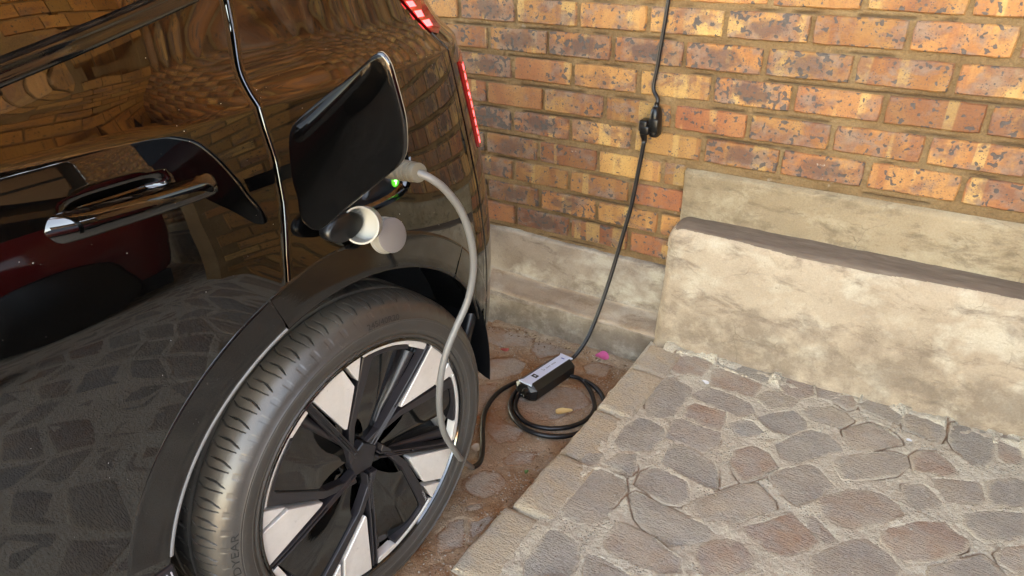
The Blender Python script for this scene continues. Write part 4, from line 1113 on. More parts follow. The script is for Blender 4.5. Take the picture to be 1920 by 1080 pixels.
# upper lamp on the rear pillar
def pillar_patch(pxs, off):
    return [tuple(np.array([Osz(*pix_body(p)) + off, *pix_body(p)])) for p in pxs]
up_out = [(748, -6), (786, -6), (806, 22), (823, 50), (819, 62), (808, 60), (792, 44), (770, 20)]
P = pillar_patch(up_out, 0.004); Pi = pillar_patch(up_out, -0.008); N = len(P)
ul = obj('upper_tail_lamp', P + Pi, [tuple(range(N))] + [(i, N + i, N + (i + 1) % N, (i + 1) % N) for i in range(N)], MT['lens'], car, False)
for q in ([(756, 2), (769, 1), (776, 11), (764, 13)], [(772, 20), (785, 18), (791, 30), (779, 32)], [(787, 38), (800, 35), (807, 47), (796, 49)]):
    P = pillar_patch(q, 0.0065); obj('lamp_segment', P, [(0, 1, 2, 3)], MT['led'], ul, False)

# ---- charge pocket, inlet and its light
N = len(POCK); V = []
ctr = POCK.mean(0)
for (sc_, d) in ((1.0, 0.0), (0.995, -0.004), (0.985, -0.012), (0.95, -0.016), (0.92, -0.018), (0.905, -0.022), (0.90, -0.045), (0.0, -0.046)):
    for p in POCK:
        q = ctr + (p - ctr) * sc_; V.append((Osz(p[0] * 1.0, p[1]) * (sc_ > 0.5) + Osz(*ctr) * (sc_ <= 0.5) + d, q[0], q[1]))
F = grid_faces(8, N, closed_v=True)
n1 = [q for q in F if q[0] < 4 * N]; n2 = [q for q in F if q[0] >= 4 * N]
v, f = compact(V, n1); cp = obj('charge_pocket', v, f, MT['paint'], car)
v, f = compact(V, n2); obj('pocket_well', v, f, MT['black_plastic'], cp)
def disc_stack(prof_, k=28):
    V = []
    for x, r in prof_:
        for j in range(k): V.append((x, r * math.cos(2 * math.pi * j / k), r * math.sin(2 * math.pi * j / k)))
    return V, grid_faces(len(prof_), k, closed_v=True)
PO = Osz(0.12, 0.93)
V, F = disc_stack([(-0.045, 0.036), (-0.020, 0.036), (-0.018, 0.034), (-0.018, 0.029), (-0.04, 0.028)])
obj('charge_inlet', [(x + PO, y + 0.120, z + 0.965) for x, y, z in V], F, MT['black_plastic'], cp)
V, F = disc_stack([(-0.045, 0.030), (-0.022, 0.030), (-0.020, 0.027), (-0.04, 0.025)])
obj('charge_inlet', [(x + PO, y + 0.095, z + 0.895) for x, y, z in V], F, MT['black_plastic'], cp)
s_, z_ = pix_body((740, 338), -0.012)
LO = Osz(s_, z_) - 0.0105
obj('charge_light', [(LO, s_ + 0.0125 * math.cos(a_) * 0.8, z_ + 0.0125 * math.sin(a_)) for a_ in np.linspace(0, 2 * math.pi, 24, endpoint=False)], [tuple(range(24))], MT['greenrim'], cp, False)
bolt = [(0.1, 1.0), (-0.55, -0.05), (-0.05, -0.05), (-0.15, -1.0), (0.55, 0.15), (0.08, 0.15)]
obj('charge_symbol', [(LO + 0.0012, s_ + 0.0085 * x, z_ + 0.0095 * y) for x, y in bolt], [tuple(range(6))], MT['green'], cp, False)

# ---- charging flap, swung open on its front edge
FS0, FANG = -0.088, R_(-4)
FLPX = [(720, 97), (735, 118), (745, 150), (756, 190), (763, 220), (766, 255), (765, 280), (759, 298), (748, 312), (725, 331), (680, 367), (630, 408), (606, 427), (594, 430), (580, 424), (570, 410), (564, 392), (561, 368), (553, 340), (548, 300), (546, 265), (549, 243), (558, 227), (580, 205), (620, 172), (660, 141), (695, 109), (706, 100)]
LEAN = R_(10)
def pix_flap(p):
    H = np.array([CW[0], CW[1], 0.95]) + UU * FS0; d3 = NRM * math.cos(FANG) - UU * math.sin(FANG)
    up = np.array([0, 0, 1.0]) * math.cos(LEAN) + np.cross(d3, (0, 0, 1.0)) * -math.sin(LEAN) * LSG; n = np.cross(d3, up); h = hp(p, H, n)
    return (h - H) @ d3, (h - H) @ up
LSG = 1.0 if (np.cross(NRM, (0, 0, 1.0)) @ UU) > 0 else -1.0
fu = [pix_flap(p) for p in FLPX]
fu = catmull(fu, 3, closed=True)
dv = np.array([math.cos(FANG), -math.sin(FANG)]); nv = np.array([-dv[1], dv[0]])    # in (o, s): along the flap, and towards the rear
def fl_pt(u, v_, d):                                       # v_ runs up the leaning plane, d goes rearward from it
    cl, sl = math.cos(LEAN), math.sin(LEAN); dd = d * cl - v_ * sl
    return (dv[0] * u + nv[0] * dd, FS0 + dv[1] * u + nv[1] * dd, 0.95 + v_ * cl + d * sl)
fc = fu.mean(0); N = len(fu); V = []
for (k, d) in ((0.0, 0.0), (0.5, 0.0), (0.93, 0.0), (0.982, 0.0), (0.992, 0.0007), (0.998, 0.0025), (1.0, 0.0035), (1.0005, 0.0045), (0.992, 0.0055), (0.95, 0.0058), (0.93, 0.005), (0.0, 0.005)):
    for p in fu:
        q = fc + (p - fc) * k; bow = -0.0006 * (np.linalg.norm(p - fc) * k / 0.13) ** 2
        V.append(fl_pt(q[0], q[1], d - bow - 0.006))
F = grid_faces(12, N, closed_v=True)
outer = [q for q in F if q[0] < 6 * N]; rim_ = [q for q in F if 6 * N <= q[0] < 10 * N]; inner = [q for q in F if q[0] >= 10 * N]
v, f = compact(V, outer); flap = obj('charge_flap', v, f, MT['paint'], car)
v, f = compact(V, rim_); obj('flap_edge', v, f, MT['white_edge'], flap)
v, f = compact(V, inner); obj('flap_lining', v, f, MT['black_plastic'], flap)
hz = 0.975
path = [(Osz(0.01, 0.97) - 0.03, 0.008, hz), (Osz(-0.02, 0.97) + 0.006, -0.02, hz), (0.014, -0.05, hz), (fl_pt(0.03, 0.025, 0.006)[0], fl_pt(0.03, 0.025, 0.006)[1], hz)]
hv = []
for p in catmull(path, 6):
    for dz_ in (-0.011, 0.011):
        for dd in (-0.003, 0.003): hv.append((p[0] + dd, p[1] - dd, p[2] + dz_))
n_ = len(hv) // 4; hf = []
for i in range(n_ - 1):
    for a_, b_ in ((0, 1), (1, 3), (3, 2), (2, 0)): hf.append((i * 4 + a_, i * 4 + b_, (i + 1) * 4 + b_, (i + 1) * 4 + a_))
obj('hinge_arm', hv, hf, MT['black_plastic'], flap, False)

# ---- rubber dust caps hanging out of the pocket
def cap(name, c, axis, r, h, wall_, parent, facemat, face_out=True):
    axis = np.array(axis, float); axis /= np.linalg.norm(axis); u = np.cross(axis, (0, 0, 1.0)); u /= np.linalg.norm(u); w_ = np.cross(axis, u); k = 36
    prof_ = [(0, 0.0), (0, r * 0.92), (0.0015, r * 0.99), (0.004, r), (h - 0.004, r * 1.0), (h - 0.003, r * 1.06), (h, r * 1.06), (h + 0.0003, r - wall_ + 0.001), (h - 0.006, r - wall_), (0.004, r - wall_ - 0.001), (0.003, 0.0)]
    V = []
    for x, rr_ in prof_:
        for j in range(k):
            a_ = 2 * math.pi * j / k; V.append(np.array(c) + axis * x + rr_ * (u * math.cos(a_) + w_ * math.sin(a_)))
    F = grid_faces(len(prof_), k, closed_v=True)
    v, f = compact(V, [q for q in F if q[0] >= 2 * k - 0 or False] if facemat is not None else F)
    o = autosmooth(obj(name, v, f, MT['capwhite'], parent), 40)
    if facemat is not None:
        v, f = compact(V, [q for q in F if q[0] < 2 * k]); autosmooth(obj('cap_face', v, f, facemat, parent), 40)
    return o
def at_o(p, o): s, z = car_plane(p, o); return np.array([o, s, z])
c1 = at_o((684, 416), 0.040); cap('dust_cap', c1 + np.array([-0.012, 0.012, -0.010]), (0.50, -0.82, 0.30), 0.0290, 0.030, 0.0022, cp, MT['black_plastic'])
c2 = at_o((737, 441), 0.050); cap('dust_cap', c2, (-0.90, 0.05, -0.25), 0.0300, 0.024, 0.002, cp, MT['capgrey'])
V, F = tube(catmull([(PO - 0.03, 0.075, 0.872), (PO + 0.005, 0.062, 0.862), tuple(c1 + np.array([-0.018, 0.010, 0.006]))], 8), 0.005, 8); obj('cap_tether', V, F, MT['capwhite'], cp)
cc = at_o((625, 440), 0.020)
V, F = disc_stack([(-0.012, 0.0), (-0.012, 0.030), (0.008, 0.030), (0.011, 0.026), (0.011, 0.0)])
obj('inlet_cover', [(x + cc[0], y * 1.25 + cc[1] + 0.02, z * 0.75 + cc[2] + 0.006) for x, y, z in V], F, MT['black_plastic'], cp)
# ------------------------------------------------------------------ wheel (local: x outward, origin at the wheel centre)
def text_mesh(txt, size=1.0, extrude=0.0):
    cu = bpy.data.curves.new('t', 'FONT'); cu.body = txt; cu.size = size; cu.align_x = 'CENTER'; cu.align_y = 'CENTER'; cu.extrude = extrude; cu.resolution_u = 3
    o = bpy.data.objects.new('t', cu); COL.objects.link(o); bpy.context.view_layer.update()
    me = bpy.data.meshes.new_from_object(o.evaluated_get(bpy.context.evaluated_depsgraph_get()))
    v = np.array([tuple(q.co) for q in me.vertices]); f = [tuple(p.vertices) for p in me.polygons]
    bpy.data.objects.remove(o); bpy.data.curves.remove(cu); bpy.data.meshes.remove(me)
    return v, f
wheel = empty('wheel', (0, 0, WZ), parent=car)
TP = [(-0.030, 0.262), (-0.012, 0.2655), (-0.002, 0.2665), (0.003, 0.2685), (0.0055, 0.272), (0.0065, 0.2755), (0.0045, 0.2785), (0.0065, 0.281), (0.0095, 0.288), (0.0115, 0.296), (0.0120, 0.303), (0.0112, 0.310), (0.0122, 0.3108), (0.0112, 0.3118), (0.0085, 0.320), (0.0048, 0.327), (0.0, 0.3325), (-0.003, 0.3352), (-0.006, 0.3375), (-0.010, 0.3402), (-0.015, 0.3430), (-0.021, 0.3455), (-0.028, 0.3475), (-0.036, 0.3490), (-0.045, 0.3500), (-0.054, 0.3508), (-0.0600, 0.3513), (-0.0615, 0.3505), (-0.0625, 0.3440), (-0.0710, 0.3440), (-0.0720, 0.3508), (-0.0735, 0.3518), (-0.084, 0.3519), (-0.095, 0.3520), (-0.106, 0.3520), (-0.1165, 0.3520), (-0.118, 0.345), (-0.126, 0.345), (-0.1275, 0.352), (-0.15, 0.3518), (-0.165, 0.3515), (-0.167, 0.345), (-0.174, 0.345), (-0.176, 0.351), (-0.20, 0.349), (-0.225, 0.343), (-0.240, 0.333), (-0.25, 0.31), (-0.245, 0.28), (-0.22, 0.262)]
TP = np.array(TP)
_o = []
for (o0, r0_), (o1, r1_) in zip(TP[:-1], TP[1:]):                # finer rows across the visible shoulder
    nsub = max(1, int(math.ceil(abs(o1 - o0) / 0.0028))) if -0.061 < (o0 + o1) / 2 < -0.002 and r0_ > 0.33 else 1
    for q in range(nsub): _o.append((o0 + (o1 - o0) * q / nsub, r0_ + (r1_ - r0_) * q / nsub))
TP0 = TP; TP = np.array(_o + [tuple(TP[-1])]); NP_ = len(TP); NPITCH = 64; SUB = 36; NA = NPITCH * SUB
th = np.arange(NA) * 2 * math.pi / NA
PHI = (np.arange(NA) % SUB) / SUB
Vt = np.zeros((NA, NP_, 3))
for j, (o_, r_) in enumerate(TP):
    d = np.zeros(NA)
    if -0.052 < o_ < -0.0085:                                   # wide curved slots in the shoulder
        sh = 0.30 + 0.28 * max(0.0, (o_ + 0.030) / 0.022) ** 1.5 - 0.10 * (o_ + 0.03) / 0.03
        x = np.abs((PHI - sh + 0.5) % 1.0 - 0.5); wd = 0.052 * min(1.0, 0.35 + max(0.0, -o_ - 0.008) / 0.02 if o_ > -0.042 else (o_ + 0.056) / 0.016)
        d += 0.0058 * sstep(wd, wd * 0.55, x) * (1.0 if o_ > -0.047 else 0.6) * (0.35 if o_ > -0.012 else 1.0)
    if -0.0615 < o_ < -0.012:                                   # thin sipes from the groove
        sh = 0.80 - 0.10 * (o_ + 0.04) / 0.03 - (0.22 * max(0.0, (-0.046 - o_) / 0.015))
        x = np.abs((PHI - sh + 0.5) % 1.0 - 0.5); d += 0.0050 * sstep(0.036, 0.014, x) * (1.0 if o_ < -0.02 else 0.5)
    if -0.0045 < o_ < 0.0055 and r_ > 0.325:
        x = np.abs((PHI - 0.80 + 0.5) % 1.0 - 0.5); d += 0.0008 * sstep(0.20, 0.10, x)
    if -0.1165 < o_ < -0.073:
        x = np.abs((PHI - 0.2 - 0.3 * (o_ + 0.1) / 0.03 + 0.5) % 1.0 - 0.5); d += 0.0045 * sstep(0.075, 0.04, x) * sstep(-0.112, -0.10, o_) 
    rr_ = r_ - d
    Vt[:, j, 0] = o_; Vt[:, j, 1] = rr_ * np.cos(th); Vt[:, j, 2] = rr_ * np.sin(th)
tyre = obj('tyre', Vt.reshape(-1, 3), grid_faces(NA, NP_, closed_u=True), MT['rubber'], wheel); autosmooth(tyre, 38)
def sidewall_x(r): 
    q = TP0[7:18]; return float(np.interp(r, q[:, 1], q[:, 0]))
def arc_text(txt, rmid, amid, height, lift, mat, parent, name, flip=False, width=1.0):
    v, f = text_mesh(txt, height * 1.42); V = []
    for x, y, _ in v:
        if flip: a_ = amid + x * width / rmid; r_ = rmid - y
        else: a_ = amid - x * width / rmid; r_ = rmid + y
        V.append((sidewall_x(r_) + lift, r_ * math.cos(a_), r_ * math.sin(a_)))
    return obj(name, V, f, mat, parent, False)
MT['rub_print'] = mat_satin('raised_rubber', (0.006, 0.006, 0.006), 0.65, 0.0)
MT['rub_edge'] = mat_satin('rubber_rib', (0.085, 0.078, 0.070), 0.5, 0.0)
arc_text('245/40R20', 0.3170, R_(79.0), 0.0100, 0.0008, MT['rub_print'], tyre, 'size_marking', width=1.3)
arc_text('GOODYEAR', 0.3185, R_(176), 0.0115, 0.0006, MT['rub_print'], tyre, 'maker_marking', width=1.7)
V, F = [], []
for r_ in (0.3068, 0.2865):
    ring = [(r_ - 0.0004, 0.0), (r_, 0.0006), (r_ + 0.0004, 0.0)]; n0 = len(V)
    for a_ in np.linspace(0, 2 * math.pi, 160, endpoint=False):
        for q, h in ring: V.append((sidewall_x(q) + h, q * math.cos(a_), q * math.sin(a_)))
    F += [tuple(i + n0 for i in q) for q in grid_faces(160, 3, closed_u=True)]
obj('sidewall_ribs', V, F, MT['rub_edge'], tyre)

# ---- rim
def ang(a_): return math.radians(a_)
def pol(r, a_, x=0.0): return (x, r * math.cos(ang(a_)), r * math.sin(ang(a_)))
V, F = disc_stack([(0.0035, 0.2675), (0.0045, 0.2655), (0.003, 0.2625), (-0.004, 0.260), (-0.020, 0.257), (-0.05, 0.250), (-0.055, 0.10), (-0.058, 0.0)], 120)
autosmooth(obj('rim', V, F, MT['gloss_black'], wheel), 40)
def plate(name, poly, x, th_, mat, parent, bev=0.0012, xin=None):
    """extruded plate from a polar outline [(r, angle)]; x may be a function of radius"""
    fx = x if callable(x) else (lambda r: x)
    P = np.array([pol(r, a_)[1:] for r, a_ in poly]); c = P.mean(0); N = len(P); V = []
    if area(P) < 0: P = P[::-1]
    for (d, h) in ((0, -th_), (0, -bev), (bev, 0.0)):
        for i, p in enumerate(P):
            a0, a1 = P[i - 1], P[(i + 1) % N]
            e1 = p - a0; e2 = a1 - p; e1 /= np.linalg.norm(e1) + 1e-9; e2 /= np.linalg.norm(e2) + 1e-9
            nn = np.array([-(e1 + e2)[1], (e1 + e2)[0]]); nn /= np.linalg.norm(nn) + 1e-9
            q = p + nn * d; V.append((fx(np.hypot(*q)) + h, q[0], q[1]))
    F = [(k * N + i, k * N + (i + 1) % N, (k + 1) * N + (i + 1) % N, (k + 1) * N + i) for k in range(2) for i in range(N)]
    F.append(tuple(2 * N + i for i in range(N)))
    return obj(name, V, F, mat, parent, False)
def arc(r, a0, a1, n): return [(r, a_) for a_ in np.linspace(a0, a1, n)]
dish = lambda r: -0.004 - 0.026 * (1 - min(1, r / 0.25)) ** 1.3
sil = lambda r: dish(r) + 0.0020
ribx = lambda r: dish(r) + 0.0028
MT['window_black'] = mat_satin('spoke_gloss_black', (0.0015, 0.0015, 0.0015), 0.05, 0.4, 330, 1.75)
for k in range(5):
    b = 72 * k
    A = lambda l: [(r, a_ + b) for r, a_ in l]
    # machined panel and its small mate
    plate('alloy_panel', A(arc(0.2612, 43.2, 26.4, 8) + [(0.204, 22.2), (0.124, 37.5), (0.128, 39.5)]), sil, 0.02, MT['alloy'], wheel)
    plate('alloy_panel', A(arc(0.2612, 24.6, 16.4, 4) + [(0.211, 19.6)]), sil, 0.02, MT['alloy'], wheel)
    # thin machined arc over the window
    plate('alloy_arc', A(arc(0.2612, 16.0, -24.6, 16) + [(0.249, -24.6), (0.249, -13.5), (0.2535, -13.0)] + arc(0.2535, -12.0, 15.0, 10)), sil, 0.02, MT['alloy'], wheel, 0.0008)
    # satin frame between machined panel and window
    plate('spoke_frame', A(arc(0.2515, 15.2, -12.6, 10) + arc(0.243, -12.6, 8.8, 8) + [(0.236, 10.2), (0.11, 29.0), (0.062, 44.0), (0.040, 66.0), (0.046, 82.0), (0.06, 62.0), (0.118, 35.5), (0.202, 19.4)]), lambda r: dish(r) + 0.0006, 0.02, MT['satin_black'], wheel, 0.001)
    # sloping gloss-black window panel, sinking towards the rib side
    Wp = arc(0.2425, 8.6, -24.0, 14) + [(0.05, -18.0), (0.045, 20.0), (0.066, 42.0), (0.11, 28.4)]
    P = [pol(r, a_ + b) for r, a_ in Wp]
    def sink(r, a_): return dish(r) - 0.005 - 0.020 * float(sstep(2.0, -22.0, a_)) * float(sstep(0.03, 0.12, r)) - 0.006 * float(sstep(0.15, 0.05, r))
    VV = [(sink(r, a_), r * math.cos(ang(a_ + b)), r * math.sin(ang(a_ + b))) for r, a_ in Wp]
    rows_ = 9; V = []
    top_ = arc(0.2425, 9.0, -25.0, 22)
    for i, (r1, a1) in enumerate(top_):
        u = i / 21; r0, a0 = (0.125 - 0.085 * sstep(0, 0.35, u), 27.0 * (1 - u) ** 2 - 22 * u)
        for m in range(rows_):
            w_ = m / (rows_ - 1); r_ = r0 + (r1 - r0) * w_; aa = a0 + (a1 - a0) * w_
            V.append((sink(r_, aa), r_ * math.cos(ang(aa + b)), r_ * math.sin(ang(aa + b))))
    obj('spoke_window', V, grid_faces(22, rows_), MT['window_black'], wheel)
    # vane: tapering half-round along the rib side of the window
    V = []
    for i in range(14):
        u = i / 13; r_ = 0.235 - 0.17 * u; wd = 0.0125 * (1 - 0.72 * u); a_ = -21.5 - 0.5 * u
        for m in range(9):
            q = math.pi * m / 8; off = wd * math.cos(q); h = 0.015 * (1 - 0.6 * u) * math.sin(q)
            aa = a_ + math.degrees(off / r_); V.append((sink(r_, -22) - 0.002 + h, r_ * math.cos(ang(aa + b)), r_ * math.sin(ang(aa + b))))
    F = grid_faces(14, 9); F.append(tuple(range(9)))
    autosmooth(obj('spoke_vane', V, F, MT['satin_black'], wheel), 50)
    # twin rib running to the hub
    def rib(offs, w_, x_, r0, r1, mat, nm):
        a0 = ang(45.6 + b); dr = np.array([math.cos(a0), math.sin(a0)]); nr = np.array([-dr[1], dr[0]])
        V = []
        for r_ in np.linspace(r0, r1, 10):
            sk = offs + 0.006 * (1 - r_ / 0.25)
            for (dw, dz_) in ((-w_, -0.02), (-w_, -0.0012), (-w_ + 0.0012, 0), (w_ - 0.0012, 0), (w_, -0.0012), (w_, -0.02)):
                q = dr * r_ + nr * (sk + dw); V.append((ribx(r_) + x_ + dz_, q[0], q[1]))
        F = grid_faces(10, 6); F.append(tuple(range(6))); F.append(tuple(54 + i for i in range(5, -1, -1)))
        return obj(nm, V, F, mat, wheel, False)
    rib(-0.0050, 0.0017, 0.0, 0.034, 0.257, MT['satin_black'], 'spoke_rib')
    rib(0.0048, 0.0017, 0.0, 0.034, 0.258, MT['satin_black'], 'spoke_rib')
    rib(0.0, 0.0014, 0.0, 0.050, 0.118, MT['satin_black'], 'spoke_rib')
    rib(0.0, 0.0050, -0.006, 0.040, 0.254, MT['gloss_black'], 'spoke_groove')
    plate('spoke_edge', A(arc(0.2612, 46.6, 43.8, 2) + [(0.13, 44.0), (0.13, 47.2)]), lambda r: dish(r) - 0.001, 0.015, MT['satin_black'], wheel)
HP = [(0.038 if i % 2 == 0 else 0.032, 9 + 36 * i) for i in range(10)]
plate('hub_cap', HP, lambda r: -0.034, 0.02, MT['satin_black'], wheel, 0.002)
# lettering on one spoke frame
v, f = text_mesh('VOLVO', 0.0095)
a0 = ang(72 * 4 + 15.0 - 1.0); c = np.array([0.231 * math.cos(ang(288 + 15.0)), 0.231 * math.sin(ang(288 + 15.0))])
A1 = np.array(pol(0.2515, 288 + 13)[1:]); A2 = np.array(pol(0.18, 288 + 19.5)[1:]); dr = (A1 - A2) / np.linalg.norm(A1 - A2); nr = np.array([-dr[1], dr[0]])
V = [(dish(0.23) + 0.0014, *(c + dr * x * 1.25 + nr * y * 0.8)) for x, y, _ in v]
obj('spoke_lettering', V, f, MT['lettering'], wheel, False)
V, F = tube([(-0.03, *pol(0.222, 117.5)[1:]), (-0.012, *pol(0.214, 117.5)[1:])], 0.0045, 10); obj('valve', V, F, MT['chrome'], wheel)
V, F = disc_stack([(-0.10, 0.165), (-0.10, 0.05), (-0.09, 0.05), (-0.09, 0.165)], 40); obj('brake_disc', V, F, MT['chrome'], wheel)
# the other three wheels share these meshes
for (x, y, rz) in ((0.0, -2.65, 0.0), (-WID, -2.65, math.pi), (-WID, 0.0, math.pi)):
    c = copy_tree(wheel, car); c.location = (x, y, WZ); c.rotation_euler = (0, 0, rz)

# ------------------------------------------------------------------ portable charger: connector, cable, control box, plug
chg = tag(empty('portable_charger', (0.40, -0.45, float(zlow(-0.45)))), 'portable charging lead with grey plug in the car and black control box on the floor', 'charger')
CO = np.array(chg.location)
def cw(o, s, z): 
    q = np.array([CW[0], CW[1], 0]) + NRM * o + UU * s; return np.array([q[0], q[1], z])
def CL(v): return [tuple(np.array(p) - CO) for p in v]
# connector axis: leaves the inlet outward, tipped a little down and to the rear
s1, z1 = car_plane((786, 324), 0.085); tip = cw(0.085, s1, z1)
s0, z0 = car_plane((748, 318), 0.030); root = cw(0.030, s0, z0)
ax = (tip - root); Ln = np.linalg.norm(ax); ax /= Ln
pr = [(-0.045, 0.0), (-0.045, 0.018), (-0.010, 0.0185), (0.0, 0.0175), (0.002, 0.0155), (0.006, 0.0155), (0.008, 0.0180)]
for k in range(4):
    x = 0.010 + k * 0.0115; pr += [(x, 0.0182 - 0.0006 * k), (x + 0.008, 0.0180 - 0.0006 * k), (x + 0.0085, 0.0160 - 0.0006 * k), (x + 0.0108, 0.0160 - 0.0006 * k)]
pr += [(Ln - 0.004, 0.0165), (Ln, 0.0155), (Ln + 0.001, 0.009), (Ln + 0.001, 0.0)]
u = np.cross(ax, (0, 0, 1)); u /= np.linalg.norm(u); w_ = np.cross(ax, u); V = []
for x, r in pr:
    for j in range(24):
        a_ = 2 * math.pi * j / 24; V.append(root + ax * x + r * (u * math.cos(a_) + w_ * math.sin(a_)))
conn = autosmooth(obj('connector', CL(V), grid_faces(len(pr), 24, closed_v=True), MT['grey_conn'], chg), 40)
# cable drops from the connector past the tyre to the floor
pth = [tip + ax * -0.004]
for p, o_ in (((808, 335), 0.100), ((835, 356), 0.112), ((864, 395), 0.118), ((882, 445), 0.118), ((888, 500), 0.110), ((878, 560), 0.098), ((856, 612), 0.088), ((837, 660), 0.080), ((826, 710), 0.072), ((824, 765), 0.060), ((833, 812), 0.046)):
    s_, z_ = car_plane(p, o_); pth.append(cw(o_, s_, z_))
s_, z_ = car_plane((856, 850), 0.030); pth.append(cw(0.030, s_, z_)); s_, z_ = car_plane((868, 864), -0.01); pth.append(cw(-0.01, s_, z_))
fl = [None, pix_low((886, 877), 0.0085), pix_low((900, 866), 0.0085), pix_low((905, 838), 0.0085), pix_low((905, 800), 0.0085), pix_low((911, 768), 0.0085), pix_low((932, 738), 0.009), pix_low((962, 719), 0.012)]
grey = catmull(pth + fl[1:2], 8); black = catmull(fl[1:] + [pix_low((985, 712), 0.022), pix_low((1010, 702), 0.024)], 8)
V, F = tube(grey, 0.0068, 14); obj('grey_cable', CL(V), F, MT['grey_cable'], chg)
coil = []
def ell(cx, cy, rx, ry, rot, a0, a1, n, dz):
    out = []
    for a_ in np.linspace(math.radians(a0), math.radians(a1), n):
        x, y = rx * math.cos(a_), ry * math.sin(a_); X_ = cx + x * math.cos(rot) - y * math.sin(rot); Y_ = cy + x * math.sin(rot) + y * math.cos(rot)
        X_ = min(X_, float(xedge(Y_)) - 0.012)
        out.append((X_, Y_, float(zlow(Y_)) + 0.0085 + dz))
    return out
# under the box the black lead makes two loops on the floor and comes back to the box's near end
l1 = ell(0.484, -0.540, 0.146, 0.176, 0.12, 118, 438, 22, 0.0)
l2 = ell(0.474, -0.535, 0.112, 0.155, 0.12, 78, -236, 20, 0.0)
bl_ = list(black)
V, F = tube(np.array(bl_), 0.0075, 12); obj('black_cable', CL(V), F, MT['black_cable'], chg)
lp = catmull([tuple(p) for p in l1], 4); lp[:, 2] += 0.004 * np.sin(np.linspace(0, 5, len(lp))) ** 2
V, F = tube(lp, 0.0075, 12); obj('black_cable', CL(V), F, MT['black_cable'], chg)
end = pix_low((985, 725), 0.028)
l2p = [tuple(p) for p in ell(0.476, -0.540, 0.106, 0.150, 0.10, 70, -215, 18, 0.011)] + [tuple(pix_low((950, 757), 0.010))]
inner = [pix_low(p, 0.0085) for p in ((1100, 722), (1112, 745), (1114, 768), (1098, 788), (1065, 801), (1025, 803), (990, 794), (972, 778), (966, 762), (969, 748))] + [pix_low((976, 736), 0.016), pix_low((988, 727), 0.028), pix_low((996, 722), 0.030)]
V, F = tube(catmull([pix_low((1060, 703), 0.0085), pix_low((1085, 709), 0.0085)] + inner, 7), 0.0072, 12); obj('black_cable', CL(V), F, MT['black_cable'], chg)
# control box
b0 = np.array(pix_low((986, 717), 0.060)); b1 = np.array(pix_low((1061, 668), 0.060))
d = b1 - b0; Lb = np.linalg.norm(d); d /= Lb; sx = np.cross(d, (0, 0, 1)); sx /= np.linalg.norm(sx); uz = np.cross(sx, d)
mid = (b0 + b1) / 2; floor_drop = 0.060
def bp_(l, wd, h): return mid + d * l + sx * wd + uz * h
HL = Lb / 2 + 0.004
sec = [(-0.040, -0.056), (-0.044, -0.050), (-0.044, -0.018), (-0.022, 0.0), (0.022, 0.0), (0.044, -0.018), (0.044, -0.050), (0.040, -0.056)]
V = []
for l, k, hz_ in ((-HL - 0.004, 0.62, -0.006), (-HL + 0.010, 0.98, -0.0006), (-HL + 0.014, 1, 0), (HL - 0.014, 1, 0), (HL - 0.010, 0.98, -0.0006), (HL + 0.004, 0.62, -0.006)):
    for wd, h in sec: V.append(bp_(l, wd * k, (h + hz_) if h > -0.03 else h + 0.004 * (1 - k)))
F = grid_faces(6, 8, closed_v=True); F.append(tuple(range(8))); F.append(tuple(40 + i for i in range(7, -1, -1)))
bx = obj('control_box', CL(V), F, MT['black_plastic'], chg, False)
lab = [(-HL, -0.026), (-HL + 0.014, -0.019), (HL - 0.014, -0.019), (HL, -0.026), (HL, 0.026), (HL - 0.014, 0.019), (-HL + 0.014, 0.019), (-HL, 0.026)]
obj('label_plate', CL([bp_(l, w2, 0.0014) for l, w2 in lab] + [bp_(l, w2, -0.004) for l, w2 in lab]), [tuple(range(8))] + [(i, 8 + i, 8 + (i + 1) % 8, (i + 1) % 8) for i in range(8)], MT['label'], bx, False)
def lrect(l0, l1, w0, w1, h=0.0022): return [bp_(l0, w0, h), bp_(l1, w0, h), bp_(l1, w1, h), bp_(l0, w1, h)]
obj('label_icon', CL(lrect(-HL + 0.044, -HL + 0.062, -0.011, 0.011)), [(0, 1, 2, 3)], MT['ink'], bx, False)
obj('label_icon_centre', CL(lrect(-HL + 0.050, -HL + 0.056, -0.004, 0.004, 0.0027)), [(0, 1, 2, 3)], MT['label'], bx, False)
mb = MB()
for k in range(11):
    if k in (1, 6): continue
    l0 = -0.012 + k * 0.0062; mb.add(lrect(l0, l0 + 0.0026, -0.004, 0.001), [(0, 1, 2, 3)])
mb.add(lrect(-0.018, -0.0165, -0.010, 0.004), [(0, 1, 2, 3)])
mb.v = CL(mb.v); mb.build('label_print', MT['ink'], bx, False)
obj('label_mark', CL(lrect(HL - 0.030, HL - 0.024, -0.004, 0.009)), [(0, 1, 2, 3)], MT['blue'], bx, False)
for sg in (-1, 1):
    V, F = tube([bp_(sg * (HL + 0.000), 0.010 * (sg < 0), -0.026), bp_(sg * (HL + 0.010), 0.010 * (sg < 0), -0.026), bp_(sg * (HL + 0.016), 0.010 * (sg < 0), -0.026), bp_(sg * (HL + 0.024), 0.010 * (sg < 0), -0.026)], [0.013, 0.0125, 0.0095, 0.0085], 14)
    obj('strain_relief', CL(V), F, MT['black_plastic'], bx)
